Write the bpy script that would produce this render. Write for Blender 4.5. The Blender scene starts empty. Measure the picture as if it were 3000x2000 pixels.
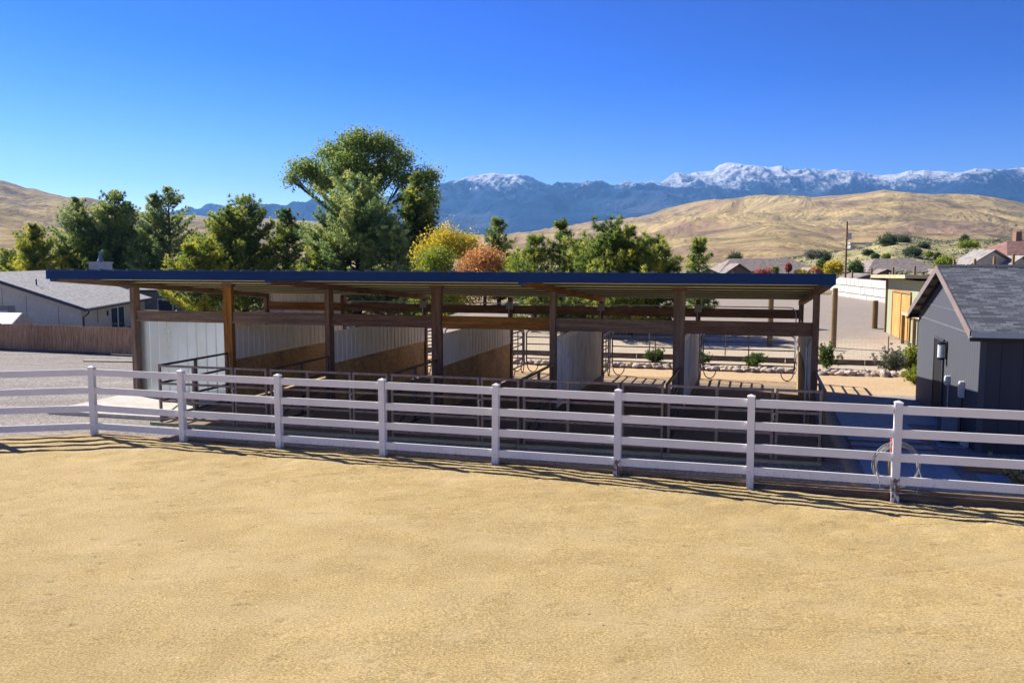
import bpy, math, random
import numpy as np
from mathutils import Vector, Matrix

R = math.radians
sc = bpy.context.scene
C = sc.collection

# ------------------------------------------------------------------ camera, sky, sun, exposure
CAM_Z = 4.05
cam = bpy.data.cameras.new('camera'); cam.sensor_width = 36; cam.lens = 30.3
cam.clip_start = 0.1; cam.clip_end = 90000
camo = bpy.data.objects.new('camera', cam); C.objects.link(camo)
camo.location = (0, 0, CAM_Z); camo.rotation_euler = (R(90 - 5.42), 0, 0)
sc.camera = camo

SUN_AZ, SUN_EL = (-.79, .613), 34.7         # direction towards the sun (x, y), elevation
w = bpy.data.worlds.new('World'); sc.world = w; w.use_nodes = True
nt = w.node_tree; bg = nt.nodes['Background']
sky = nt.nodes.new('ShaderNodeTexSky'); sky.sky_type = 'NISHITA'; sky.sun_disc = False
sky.sun_elevation = R(SUN_EL); sky.sun_rotation = math.atan2(SUN_AZ[0], SUN_AZ[1])
sky.altitude = 1400; sky.air_density = 1.0; sky.dust_density = .3; sky.ozone_density = 3.0
hs = nt.nodes.new('ShaderNodeHueSaturation'); hs.inputs['Saturation'].default_value = 1.2
hs.inputs['Hue'].default_value = .512
def vm(sock, k):
    m_ = nt.nodes.new('ShaderNodeVectorMath'); m_.operation = 'SCALE'; m_.inputs['Scale'].default_value = k; nt.links.new(sock, m_.inputs[0]); return m_.outputs[0]
gm = nt.nodes.new('ShaderNodeGamma'); gm.inputs['Gamma'].default_value = 1.9
nt.links.new(vm(sky.outputs[0], 1/5.2), gm.inputs[0]); tn = nt.nodes.new('ShaderNodeVectorMath'); tn.operation = 'MULTIPLY'; tn.inputs[1].default_value = (4.6, 3.6, 4.0); nt.links.new(gm.outputs[0], tn.inputs[0])
nt.links.new(tn.outputs[0], hs.inputs['Color']); nt.links.new(hs.outputs[0], bg.inputs[0])
bg.inputs[1].default_value = 0.074
sun = bpy.data.lights.new('sun', 'SUN'); sun.energy = 5.0; sun.angle = R(.5); sun.color = (1, .94, .84)
suno = bpy.data.objects.new('sun', sun); C.objects.link(suno)
ce = math.cos(R(SUN_EL)); sd = Vector((SUN_AZ[0]*ce, SUN_AZ[1]*ce, math.sin(R(SUN_EL)))).normalized()
suno.rotation_euler = sd.to_track_quat('Z', 'Y').to_euler(); suno.location = (0, 0, 60)
sc.view_settings.view_transform = 'Standard'; sc.view_settings.look = 'None'
sc.view_settings.exposure = 1.2; sc.view_settings.gamma = 1
sc.cycles.volume_step_rate = 4; sc.cycles.max_bounces = 8; sc.cycles.transparent_max_bounces = 12

# ------------------------------------------------------------------ helpers
random.seed(4)
BA = R(15.88)
B0 = Vector((-10.99, 25.12))
EX = Vector((math.cos(BA), -math.sin(BA))); NX = Vector((math.sin(BA), math.cos(BA)))
def TS(t, s, z=0):
    p = B0 + EX*t + NX*s
    return Vector((p.x, p.y, z))
def sm(a, b, x):
    q = np.clip((np.asarray(x, float)-a)/(b-a), 0, 1); return q*q*(3-2*q)
_tab = np.random.RandomState(7).rand(256, 256)
def vn(x, y):
    x = np.asarray(x, float); y = np.asarray(y, float)
    xi = np.floor(x).astype(int); yi = np.floor(y).astype(int); fx = x-xi; fy = y-yi
    fx = fx*fx*(3-2*fx); fy = fy*fy*(3-2*fy)
    g = lambda a, b: _tab[a & 255, b & 255]
    return (g(xi, yi)*(1-fx)+g(xi+1, yi)*fx)*(1-fy)+(g(xi, yi+1)*(1-fx)+g(xi+1, yi+1)*fx)*fy
def fbm(x, y, o=4, ridge=False):
    s = 0; a = 1; n = 0
    for k in range(o):
        v = vn(x*2**k+17.3*k, y*2**k+9.1*k)
        if ridge: v = 1-abs(2*v-1)
        s = s+a*v; n += a; a *= .5
    return s/n
def frontline(x):                           # line of the white fence, as y(x)
    x = np.asarray(x, float)
    return np.where(x > -9.64, 19.607-.3026*(x+9.64), 19.607+.2041*(x+9.64))
def backline(x): return 88-.28*np.asarray(x, float)
def local(x, y):
    dx = np.asarray(x, float)-B0.x; dy = np.asarray(y, float)-B0.y
    return dx*EX.x+dy*EX.y, dx*NX.x+dy*NX.y
def yard_z(x, y):
    t, s = local(x, y)
    left = sm(-1, -9, t)
    zl = -2.15*sm(0, 22, s)-.25*sm(22, 34, s)
    zr = .8*sm(13, 45, s)
    z = zl*left+zr*(1-left)
    z = z+.10*sm(9.2, 11.6, s)*(1-left)*0
    return z
def far_z(x, y):
    r = np.hypot(x, y); x = np.asarray(x, float)
    z = yard_z(x, y)
    f = sm(95, 160, r)
    base = -2.5+0*r
    z = z*(1-f)+base*f
    z = z+r*.0245*sm(1500, 9000, r)+(fbm(x/60, y/60, 3)-.5)*2.0*sm(120, 400, r)
    return z
def ground_z(x, y):
    inside = sm(-42, -38, x)*sm(42, 38, x)*sm(-9, -6, y)*sm(0, -3, y-backline(x))
    return far_z(x, y)-.5*inside-.01
def gz(x, y): return float(yard_z(x, y)) if np.hypot(x, y) < 95 else float(far_z(x, y))

class MB:
    def __init__(s): s.v = []; s.f = []
    def raw(s, vs, fs):
        n = len(s.v); s.v += [tuple(p) for p in vs]; s.f += [tuple(i+n for i in f) for f in fs]; return s
    def box(s, a, b):
        (x0, y0, z0), (x1, y1, z1) = a, b
        return s.raw([(x0,y0,z0),(x1,y0,z0),(x1,y1,z0),(x0,y1,z0),(x0,y0,z1),(x1,y0,z1),(x1,y1,z1),(x0,y1,z1)],
                     [(0,3,2,1),(4,5,6,7),(0,1,5,4),(1,2,6,5),(2,3,7,6),(3,0,4,7)])
    def bar(s, p, q, w, h, up=(0,0,1)):
        p = Vector(p); q = Vector(q); d = (q-p).normalized(); u = Vector(up)
        sdv = d.cross(u)
        if sdv.length < 1e-4: sdv = d.cross(Vector((1,0,0)))
        sdv.normalize(); u = sdv.cross(d).normalized()
        vs = []
        for c in (p, q):
            for a, b in ((-1,-1),(1,-1),(1,1),(-1,1)): vs.append(c+sdv*a*w/2+u*b*h/2)
        return s.raw(vs, [(0,1,2,3),(7,6,5,4),(0,4,5,1),(1,5,6,2),(2,6,7,3),(3,7,4,0)])
    def tube(s, pts, r, n=6, close=False):
        pts = [Vector(p) for p in pts]; m = len(pts); rs = r if isinstance(r, (list, tuple)) else [r]*m
        vs = []; prev = None
        for i, p in enumerate(pts):
            a = pts[(i-1) % m] if close or i else p; b = pts[(i+1) % m] if close or i < m-1 else p
            d = (b-a).normalized()
            if prev is None:
                u = d.cross(Vector((0,0,1)))
                if u.length < .05: u = d.cross(Vector((1,0,0)))
            else: u = prev-d*prev.dot(d)
            u.normalize(); prev = u; v = d.cross(u)
            for k in range(n):
                a_ = 2*math.pi*k/n; vs.append(p+(u*math.cos(a_)+v*math.sin(a_))*rs[i])
        fs = []
        for i in range(m if close else m-1):
            j = (i+1) % m
            for k in range(n): fs.append((i*n+k, i*n+(k+1) % n, j*n+(k+1) % n, j*n+k))
        if not close: fs.append(tuple(range(n))[::-1]); fs.append(tuple(range((m-1)*n, m*n)))
        return s.raw(vs, fs)
    def prism(s, poly, d):                 # polygon of 3-d points, pushed along vector d
        n = len(poly); d = Vector(d); a = [Vector(p) for p in poly]
        return s.raw(a+[p+d for p in a], [tuple(range(n))[::-1], tuple(range(n, 2*n))]+[(i, (i+1) % n, (i+1) % n+n, i+n) for i in range(n)])
    def lathe(s, prof, c=(0,0,0), n=14):
        vs = []; 
        for r, z in prof:
            for k in range(n):
                a = 2*math.pi*k/n; vs.append((c[0]+r*math.cos(a), c[1]+r*math.sin(a), c[2]+z))
        fs = [(i*n+k, i*n+(k+1) % n, (i+1)*n+(k+1) % n, (i+1)*n+k) for i in range(len(prof)-1) for k in range(n)]
        fs.append(tuple(range(n))[::-1]); fs.append(tuple(range((len(prof)-1)*n, len(prof)*n)))
        return s.raw(vs, fs)
    def build(s, name, m, parent=None, smooth=False):
        me = bpy.data.meshes.new(name); me.from_pydata([tuple(p) for p in s.v], [], s.f); me.materials.append(m)
        import bmesh
        bm = bmesh.new(); bm.from_mesh(me); bmesh.ops.recalc_face_normals(bm, faces=bm.faces); bm.to_mesh(me); bm.free()
        if smooth: me.shade_smooth()
        me.update()
        return link(name, me, parent)
def link(name, me, parent=None):
    o = bpy.data.objects.new(name, me); C.objects.link(o)
    if parent: o.parent = parent
    return o
def fast(name, v, f, m, parent=None, smooth=False, attr=None):
    v = np.asarray(v, np.float32); f = np.asarray(f, np.int32); k = f.shape[1]
    me = bpy.data.meshes.new(name)
    me.vertices.add(len(v)); me.vertices.foreach_set('co', v.ravel())
    me.loops.add(f.size); me.loops.foreach_set('vertex_index', f.ravel())
    me.polygons.add(len(f)); me.polygons.foreach_set('loop_start', np.arange(0, f.size, k, dtype=np.int32))
    me.polygons.foreach_set('loop_total', np.full(len(f), k, np.int32))
    if attr is not None:
        at = me.attributes.new('tint', 'FLOAT', 'POINT'); at.data.foreach_set('value', np.asarray(attr, np.float32))
    me.materials.append(m); me.update(calc_edges=True)
    if smooth: me.shade_smooth()
    return link(name, me, parent)
def grid(name, X, Y, Z, m, smooth=True):
    a, b = X.shape; v = np.stack([X.ravel(), Y.ravel(), Z.ravel()], 1)
    i = np.arange(a*b).reshape(a, b)
    f = np.stack([i[:-1,:-1].ravel(), i[1:,:-1].ravel(), i[1:,1:].ravel(), i[:-1,1:].ravel()], 1)
    return fast(name, v, f, m, None, smooth)
def tag(o, label=None, cat=None, group=None, kind=None):
    if label: o['label'] = label
    if cat: o['category'] = cat
    if group: o['group'] = group
    if kind: o['kind'] = kind
    return o
def empty(name, loc=(0,0,0), rz=0, label=None, cat=None, group=None):
    o = bpy.data.objects.new(name, None); C.objects.link(o); o.location = loc; o.rotation_euler = (0, 0, rz)
    return tag(o, label, cat, group)
def copy_tree(o, parent=None):
    c = o.copy(); C.objects.link(c)
    if parent: c.parent = parent
    for ch in [x for x in bpy.data.objects if x.parent == o and x != c]: copy_tree(ch, c)
    return c

# ------------------------------------------------------------------ materials
def nd(nt, t, **kw):
    n = nt.nodes.new(t)
    for k, v in kw.items():
        if k in n.inputs: n.inputs[k].default_value = v
        else: setattr(n, k, v)
    return n
def newmat(name):
    m = bpy.data.materials.new(name); m.use_nodes = True
    return m, m.node_tree, m.node_tree.nodes['Principled BSDF']
def noise(nt, co, scale, detail=5, rough=.6, dist=0):
    n = nd(nt, 'ShaderNodeTexNoise', Scale=scale, Detail=detail, Roughness=rough, Distortion=dist)
    nt.links.new(co, n.inputs['Vector']); return n.outputs['Fac']
def ramp(nt, fac, stops, interp='LINEAR'):
    r = nt.nodes.new('ShaderNodeValToRGB'); r.color_ramp.interpolation = interp
    e = r.color_ramp.elements
    while len(e) < len(stops): e.new(.5)
    for el, (p, c) in zip(e, stops):
        el.position = p; el.color = (c, c, c, 1) if isinstance(c, (int, float)) else (*c, 1)
    nt.links.new(fac, r.inputs[0]); return r.outputs[0]
def mix(nt, fac, a, b, mode='MIX'):
    m = nt.nodes.new('ShaderNodeMix'); m.data_type = 'RGBA'; m.blend_type = mode
    for i, x in ((0, fac), (6, a), (7, b)):
        if isinstance(x, (int, float)): m.inputs[i].default_value = x if i == 0 else (x, x, x, 1)
        elif isinstance(x, tuple): m.inputs[i].default_value = (*x, 1)
        else: nt.links.new(x, m.inputs[i])
    return m.outputs[2]
def coords(nt, stretch=(1,1,1), kind='Object', rot=(0,0,0), loc=(0,0,0)):
    c = nt.nodes.new('ShaderNodeTexCoord'); mp = nd(nt, 'ShaderNodeMapping')
    mp.inputs['Scale'].default_value = stretch; mp.inputs['Rotation'].default_value = rot; mp.inputs['Location'].default_value = loc
    nt.links.new(c.outputs[kind], mp.inputs[0]); return mp.outputs[0]
def bump(nt, b, h, strength, dist):
    n = nd(nt, 'ShaderNodeBump', Strength=strength, Distance=dist); nt.links.new(h, n.inputs['Height']); nt.links.new(n.outputs[0], b.inputs['Normal'])
def pm(name, c1, c2, scale=3, rough=.7, bs=None, bd=.01, st=(1,1,1), metal=0, c3=None, fine=0, rnd=0, spec=.3, s2=None):
    m, nt, b = newmat(name)
    co = coords(nt, st); f = noise(nt, co, scale)
    stops = [(.32, c1), (.68, c2)] if c3 is None else [(.28, c1), (.5, c2), (.68, c3)]
    col = ramp(nt, f, stops)
    if fine:
        f2 = noise(nt, coords(nt, st), s2 or scale*9, 3)
        col = mix(nt, fine, col, ramp(nt, f2, [(.3, .25), (.7, 1.6)]), 'MULTIPLY')
    if rnd:
        oi = nt.nodes.new('ShaderNodeObjectInfo')
        col = mix(nt, 1.0, col, ramp(nt, oi.outputs['Random'], [(0, 1-rnd), (1, 1+rnd)]), 'MULTIPLY')
    nt.links.new(col, b.inputs['Base Color'])
    b.inputs['Roughness'].default_value = rough; b.inputs['Metallic'].default_value = metal
    b.inputs['Specular IOR Level'].default_value = spec
    if bs: bump(nt, b, noise(nt, coords(nt, st), bs, 6), .6, bd)
    return m
def leafmat(name, dark, mid, bright, trans=.4):
    m, nt, b = newmat(name)
    a = nd(nt, 'ShaderNodeAttribute', attribute_name='tint')
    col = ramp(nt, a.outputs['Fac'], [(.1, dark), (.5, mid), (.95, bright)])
    b.inputs['Roughness'].default_value = .6; b.inputs['Specular IOR Level'].default_value = .25
    nt.links.new(col, b.inputs['Base Color'])
    tr = nt.nodes.new('ShaderNodeBsdfTranslucent'); nt.links.new(col, tr.inputs[0])
    mx = nt.nodes.new('ShaderNodeMixShader'); mx.inputs[0].default_value = trans
    out = nt.nodes['Material Output']
    nt.links.new(b.outputs[0], mx.inputs[1]); nt.links.new(tr.outputs[0], mx.inputs[2]); nt.links.new(mx.outputs[0], out.inputs[0])
    return m

VERT, ALX, ALY = (4, 4, .35), (.3, 4, 4), (4, .3, 4)
def woods(name, c1, c2, c3, **k):
    return [pm(name+'_'+n, c1, c2, 2.6, .75, 14, .006, st, c3=c3, fine=.5, spec=.25, **k) for n, st in (('up', VERT), ('along', ALX), ('deep', ALY))]
W_DARK = woods('stained_wood', (.105,.060,.040), (.185,.105,.070), (.26,.158,.108))
W_GREY = woods('greyed_wood', (.12,.078,.058), (.21,.145,.108), (.30,.215,.17))
W_GOLD = woods('amber_wood', (.15,.060,.016), (.30,.13,.030), (.42,.20,.05))
def vinyl():
    m, nt, b = newmat('white_vinyl'); co = coords(nt); g = nt.nodes.new('ShaderNodeSeparateXYZ'); nt.links.new(co, g.inputs[0])
    col = ramp(nt, noise(nt, co, 1.7, 4), [(.3, (.80,.80,.80)), (.7, (.88,.88,.88))])
    lo = nd(nt, 'ShaderNodeMapRange'); lo.inputs['From Min'].default_value = -.02; lo.inputs['From Max'].default_value = .42; lo.inputs['To Min'].default_value = .14; lo.inputs['To Max'].default_value = -.16; nt.links.new(g.outputs[2], lo.inputs[0])
    ad = nd(nt, 'ShaderNodeMath', operation='ADD'); nt.links.new(noise(nt, coords(nt, (7,7,3)), 3, 6, .7), ad.inputs[0]); nt.links.new(lo.outputs[0], ad.inputs[1])
    col = mix(nt, ramp(nt, ad.outputs[0], [(.50, 0.0), (.80, .7)]), col, (.48,.38,.24))
    streak = noise(nt, coords(nt, (1.2,1.2,9)), 4, 5, .7); col = mix(nt, ramp(nt, streak, [(.56, 0.0), (.78, .30)]), col, (.50,.46,.40))
    nt.links.new(col, b.inputs['Base Color']); b.inputs['Roughness'].default_value = .42; return m
M_white = vinyl()
def scuffed():
    m, nt, b = newmat('scuffed_vinyl')
    co = coords(nt, (1,1,1)); g = nt.nodes.new('ShaderNodeSeparateXYZ'); nt.links.new(co, g.inputs[0])
    n = noise(nt, coords(nt, (5,5,2)), 4, 6, .7)
    lo = nd(nt, 'ShaderNodeMapRange'); lo.inputs['From Min'].default_value = .25; lo.inputs['From Max'].default_value = .5
    lo.inputs['To Min'].default_value = .10; lo.inputs['To Max'].default_value = -.5; nt.links.new(g.outputs[2], lo.inputs[0])
    ad = nd(nt, 'ShaderNodeMath', operation='ADD'); nt.links.new(n, ad.inputs[0]); nt.links.new(lo.outputs[0], ad.inputs[1])
    nt.links.new(ramp(nt, ad.outputs[0], [(.56, (.74,.75,.78)), (.60, (.16,.10,.07))]), b.inputs['Base Color'])
    b.inputs['Roughness'].default_value = .5; return m
M_scuff = scuffed()
M_fascia = pm('navy_fascia_metal', (.004,.030,.115), (.007,.045,.15), .5, .6, spec=.2)
M_fasciaend = pm('dark_fascia_end', (.03,.05,.09), (.04,.065,.11), 1, .5)
M_roof = pm('grey_roof_metal', (.10,.11,.13), (.15,.16,.18), 2, .45, metal=.3)
M_cream = pm('cream_soffit_metal', (.70,.66,.47), (.80,.76,.56), .8, .5, fine=.12, spec=.3)
def galv(name, c, rough, metal, dirt=0.0):
    m, nt, b = newmat(name)
    n = noise(nt, coords(nt, (1,1,.4)), 1.3, 4); f2 = noise(nt, coords(nt, (6,6,.8)), 2, 5)
    col = mix(nt, ramp(nt, f2, [(.45, 0.0), (.8, dirt)]), ramp(nt, n, [(.3, tuple(x*.85 for x in c)), (.7, tuple(min(1, x*1.12) for x in c))]), (.22,.19,.15))
    nt.links.new(col, b.inputs['Base Color']); b.inputs['Metallic'].default_value = metal
    nt.links.new(ramp(nt, n, [(.3, rough*.85), (.7, rough*1.15)]), b.inputs['Roughness'])
    bump(nt, b, n, .25, .02); return m
M_galv = galv('galvanised_panel', (.66,.74,.75), .30, .85)
M_sheet = galv('white_sheet_metal', (.88,.86,.78), .5, .0, .4)
M_sheet2 = galv('aged_white_sheet', (.90,.89,.83), .5, .0, .6)
def osb():
    m, nt, b = newmat('osb_board')
    v = nd(nt, 'ShaderNodeTexVoronoi', Scale=26.0); nt.links.new(coords(nt, (1,1,2.2)), v.inputs['Vector'])
    g = noise(nt, coords(nt), 1.4, 5)
    sp = nt.nodes.new('ShaderNodeSeparateXYZ'); nt.links.new(v.outputs['Color'], sp.inputs[0])
    c = mix(nt, sp.outputs[0], (.30,.175,.065), (.74,.50,.23))
    c = mix(nt, ramp(nt, g, [(.42, 0.0), (.68, .5)]), c, (.15,.09,.045))
    nt.links.new(c, b.inputs['Base Color']); b.inputs['Roughness'].default_value = .8; return m
M_osb = osb()
M_rust = pm('rusty_steel', (.15,.11,.098), (.26,.20,.175), 6, .6, 30, .003, c3=(.36,.25,.17), fine=.4, metal=0)
M_black = pm('dark_pipe', (.030,.028,.032), (.07,.062,.062), 5, .45, spec=.5, metal=.3)
M_tube = pm('bronze_tube', (.055,.045,.048), (.10,.085,.085), 4, .4, spec=.5, metal=.5)
M_galvt = pm('galvanised_tube', (.42,.46,.52), (.58,.62,.68), 5, .4, metal=.5)
M_conc = pm('pale_concrete', (.40,.375,.33), (.50,.475,.425), 1.2, .85, 60, .002, fine=.2)
M_concshade = pm('shade_blue_concrete', (.17,.25,.36), (.22,.31,.44), .9, .75, 70, .002, fine=.15)  # blue of the shaded patio put into the concrete colour
M_timber = pm('old_timber', (.10,.066,.042), (.21,.145,.095), 3, .9, 18, .015, ALX, c3=(.33,.25,.17), fine=.5)
M_treated = pm('treated_board', (.15,.16,.11), (.24,.25,.18), 2.5, .85, 20, .005, ALX, c3=(.31,.30,.22), fine=.4)
M_fencew = pm('weathered_board', (.22,.115,.05), (.42,.245,.13), 2.3, .85, 16, .006, (6,6,.5), c3=(.60,.39,.22), fine=.5, rnd=.22)
M_postw = pm('treated_post', (.17,.11,.045), (.28,.19,.085), 3, .85, 20, .005, VERT, fine=.5)
M_plain = {}
def flat(name, c, rough=.6, metal=0, v=.12):
    if name not in M_plain:
        M_plain[name] = pm(name, tuple(x*(1-v) for x in c), tuple(min(1, x*(1+v)) for x in c), 2.0, rough, metal=metal, fine=.1)
    return M_plain[name]
M_glass = flat('window_glass', (.05,.07,.10), .08)
M_bark = pm('bark', (.06,.042,.032), (.13,.095,.072), 5, .95, 14, .03, (2,2,.6))
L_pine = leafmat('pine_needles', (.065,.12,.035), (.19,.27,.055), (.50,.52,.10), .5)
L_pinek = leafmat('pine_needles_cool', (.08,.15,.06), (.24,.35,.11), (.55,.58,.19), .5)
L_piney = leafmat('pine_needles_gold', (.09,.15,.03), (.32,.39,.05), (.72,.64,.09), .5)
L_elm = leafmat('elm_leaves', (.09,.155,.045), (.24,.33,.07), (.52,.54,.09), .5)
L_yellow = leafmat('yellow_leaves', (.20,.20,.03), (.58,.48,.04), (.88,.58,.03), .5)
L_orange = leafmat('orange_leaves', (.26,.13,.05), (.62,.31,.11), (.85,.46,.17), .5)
L_sage = leafmat('sage_leaves', (.09,.11,.07), (.19,.21,.14), (.34,.35,.24), .3)
L_green = leafmat('green_shrub_leaves', (.045,.09,.02), (.10,.18,.04), (.24,.32,.07), .4)
L_lime = leafmat('lime_shrub_leaves', (.10,.15,.02), (.27,.34,.035), (.50,.52,.07), .4)
L_red = leafmat('red_shrub_leaves', (.22,.05,.04), (.45,.12,.09), (.6,.25,.15), .4)
L_juniper = leafmat('juniper_leaves', (.035,.060,.025), (.07,.11,.04), (.13,.18,.07), .3)

# ------------------------------------------------------------------ ground
def sandmat():
    m, nt, b = newmat('arena_sand')
    co = coords(nt)
    big = noise(nt, co, .22, 4, .55, 1.0); mid = noise(nt, coords(nt, (1,1.7,1), rot=(0,0,.3)), .9, 5, .6, .6); fine = noise(nt, co, 34, 4, .75)
    grit = noise(nt, co, 110, 3, .7)
    col = ramp(nt, big, [(.3, (.44,.32,.135)), (.7, (.52,.385,.17))])
    col = mix(nt, .55, col, ramp(nt, mid, [(.3, .84), (.7, 1.15)]), 'MULTIPLY')
    col = mix(nt, .8, col, ramp(nt, fine, [(.35, .42), (.65, 1.55)]), 'MULTIPLY')
    col = mix(nt, .7, col, ramp(nt, grit, [(.34, .25), (.46, 1.0), (.56, 1.0), (.68, 1.6)]), 'MULTIPLY')
    tone = noise(nt, coords(nt, (1,1.3,1), rot=(0,0,-.35), loc=(3,1,0)), .8, 8, .72, .3)
    col = mix(nt, ramp(nt, tone, [(.44, 0.0), (.68, .5)]), col, (.54,.415,.235))
    col = mix(nt, ramp(nt, tone, [(.30, .45), (.50, 0.0)]), col, (.41,.29,.14))
    for sc2, th, cc in ((2.3, .055, (.13,.09,.055)), (5.5, .075, (.22,.15,.09)), (4.1, .06, (.72,.62,.48))):
        v = nd(nt, 'ShaderNodeTexVoronoi', Scale=sc2); nt.links.new(coords(nt, (1,1,0), loc=(sc2,sc2*2,0)), v.inputs['Vector'])
        col = mix(nt, ramp(nt, v.outputs['Distance'], [(th*.6, .8), (th, 0.0)]), col, cc)
    nt.links.new(col, b.inputs['Base Color']); b.inputs['Roughness'].default_value = .95; b.inputs['Specular IOR Level'].default_value = .1
    h = mix(nt, .5, mid, fine); h = mix(nt, .35, h, grit)
    bump(nt, b, h, .85, .035); return m
def zoned(name):
    m, nt, b = newmat(name)
    loc = coords(nt)                                     # world = object coordinates here
    rot = nd(nt, 'ShaderNodeVectorRotate'); rot.rotation_type = 'Z_AXIS'; rot.inputs['Angle'].default_value = BA
    sub = nd(nt, 'ShaderNodeVectorMath', operation='SUBTRACT'); sub.inputs[1].default_value = (B0.x, B0.y, 0)
    nt.links.new(loc, sub.inputs[0]); nt.links.new(sub.outputs[0], rot.inputs[0])
    g = nt.nodes.new('ShaderNodeSeparateXYZ'); nt.links.new(rot.outputs[0], g.inputs[0])
    wob = noise(nt, loc, .45, 5)
    def edge(sock, a, wd, wobble):
        ad = nd(nt, 'ShaderNodeMath', operation='MULTIPLY_ADD'); nt.links.new(wob, ad.inputs[0]); ad.inputs[1].default_value = wobble; nt.links.new(sock, ad.inputs[2])
        mr = nd(nt, 'ShaderNodeMapRange', interpolation_type='SMOOTHSTEP'); nt.links.new(ad.outputs[0], mr.inputs[0])
        mr.inputs['From Min'].default_value = a+wobble/2; mr.inputs['From Max'].default_value = a+wobble/2+wd; return mr.outputs[0]
    def mul(a, b_):
        q = nd(nt, 'ShaderNodeMath', operation='MULTIPLY'); nt.links.new(a, q.inputs[0]); nt.links.new(b_, q.inputs[1]); return q.outputs[0]
    def inv(a):
        q = nd(nt, 'ShaderNodeMath', operation='SUBTRACT'); q.inputs[0].default_value = 1; nt.links.new(a, q.inputs[1]); return q.outputs[0]
    T, S = g.outputs[0], g.outputs[1]
    fine = noise(nt, loc, 22, 4, .75); grit = noise(nt, loc, 9, 5, .7); mid = noise(nt, loc, .8, 5, .6)
    gravel = mix(nt, mid, (.20,.18,.165), (.30,.27,.245)); 
    gravel = mix(nt, .9, gravel, ramp(nt, fine, [(.32, .35), (.5, 1.0), (.7, 1.75)]), 'MULTIPLY')
    gravel = mix(nt, .7, gravel, ramp(nt, grit, [(.36, .55), (.6, 1.25)]), 'MULTIPLY')
    sand = mix(nt, mid, (.46,.31,.165), (.60,.44,.27)); pale = mix(nt, mid, (.42,.34,.245), (.54,.45,.34))
    grey = mix(nt, mid, (.27,.225,.19), (.35,.30,.26)); dirt = mix(nt, mid, (.20,.155,.115), (.32,.25,.185))
    blueg = mix(nt, mid, (.19,.20,.22), (.27,.28,.30))
    rt = edge(T, -1.2, 1.6, .8)                            # 1 right of the barn's left end
    mx_ = nd(nt, 'ShaderNodeMath', operation='MAXIMUM'); nt.links.new(edge(T, 3.1, .3, .1), mx_.inputs[0]); nt.links.new(mul(rt, edge(S, 1.5, 1.2, .5)), mx_.inputs[1]); rt = mx_.outputs[0]
    trk = noise(nt, coords(nt, (.25,1.6,1), rot=(0,0,.25)), .9, 4, .6, .8)
    gravel = mix(nt, .6, gravel, ramp(nt, trk, [(.38, .78), (.62, 1.2)]), 'MULTIPLY')
    col = mix(nt, rt, gravel, pale)
    col = mix(nt, mul(rt, edge(S, 20, 5, 3)), col, grey)
    col = mix(nt, mul(rt, inv(edge(S, 12.6, .8, .6))), col, sand)
    nearr = mul(edge(T, 19.15, .3, .1), inv(edge(S, 5.5, 1.5, 1.5)))
    col = mix(nt, nearr, col, blueg)
    strip = mul(edge(T, 3.2, .2, 0), mul(inv(edge(T, 19.1, .1, 0)), inv(edge(S, 7.5, .8, .4))))
    col = mix(nt, strip, col, dirt)
    out = mul(inv(edge(T, 19.1, .1, 0)), inv(edge(S, -3.35, .2, .1)))
    col = mix(nt, out, col, gravel)
    spk = mix(nt, .5, col, ramp(nt, fine, [(.3, .5), (.7, 1.5)]), 'MULTIPLY')
    spk = mix(nt, .35, spk, ramp(nt, grit, [(.35, .55), (.65, 1.3)]), 'MULTIPLY')
    nt.links.new(spk, b.inputs['Base Color']); b.inputs['Roughness'].default_value = .95; b.inputs['Specular IOR Level'].default_value = .1
    bump(nt, b, mix(nt, .5, fine, grit), .8, .03); return m
def rangeland(name, gold1, gold2, dark, sc_=1.0, red=None):
    m, nt, b = newmat(name)
    co = coords(nt)
    big = noise(nt, coords(nt), .0022*sc_, 7, .62, 1.2); mid = noise(nt, coords(nt, (1,.6,1)), .008*sc_, 9, .72, 1.0); sp = noise(nt, co, .09*sc_, 4, .8)
    col = ramp(nt, big, [(.35, gold1), (.65, gold2)])
    col = mix(nt, ramp(nt, mid, [(.47, 0.0), (.62, .9)]), col, dark)
    col = mix(nt, ramp(nt, sp, [(.50, 0.0), (.64, .65)]), col, dark)
    if red: col = mix(nt, ramp(nt, noise(nt, coords(nt, loc=(900,0,0)), .0018*sc_, 6, .6, 1.0), [(.52, 0.0), (.62, .8)]), col, red)
    nt.links.new(col, b.inputs['Base Color']); b.inputs['Roughness'].default_value = 1; b.inputs['Specular IOR Level'].default_value = 0
    bump(nt, b, mid, 1.0, 28/sc_); return m
M_sand, M_yard = sandmat(), zoned('yard_ground')
M_land = rangeland('valley_floor', (.36,.28,.17), (.46,.37,.23), (.15,.14,.09), 12)
M_hill = rangeland('golden_hillside', (.44,.33,.155), (.60,.46,.22), (.21,.165,.12), 1.0, (.30,.19,.145))
M_sagehill = rangeland('sage_hillside', (.36,.31,.16), (.48,.42,.22), (.14,.15,.08), 14)

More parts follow.
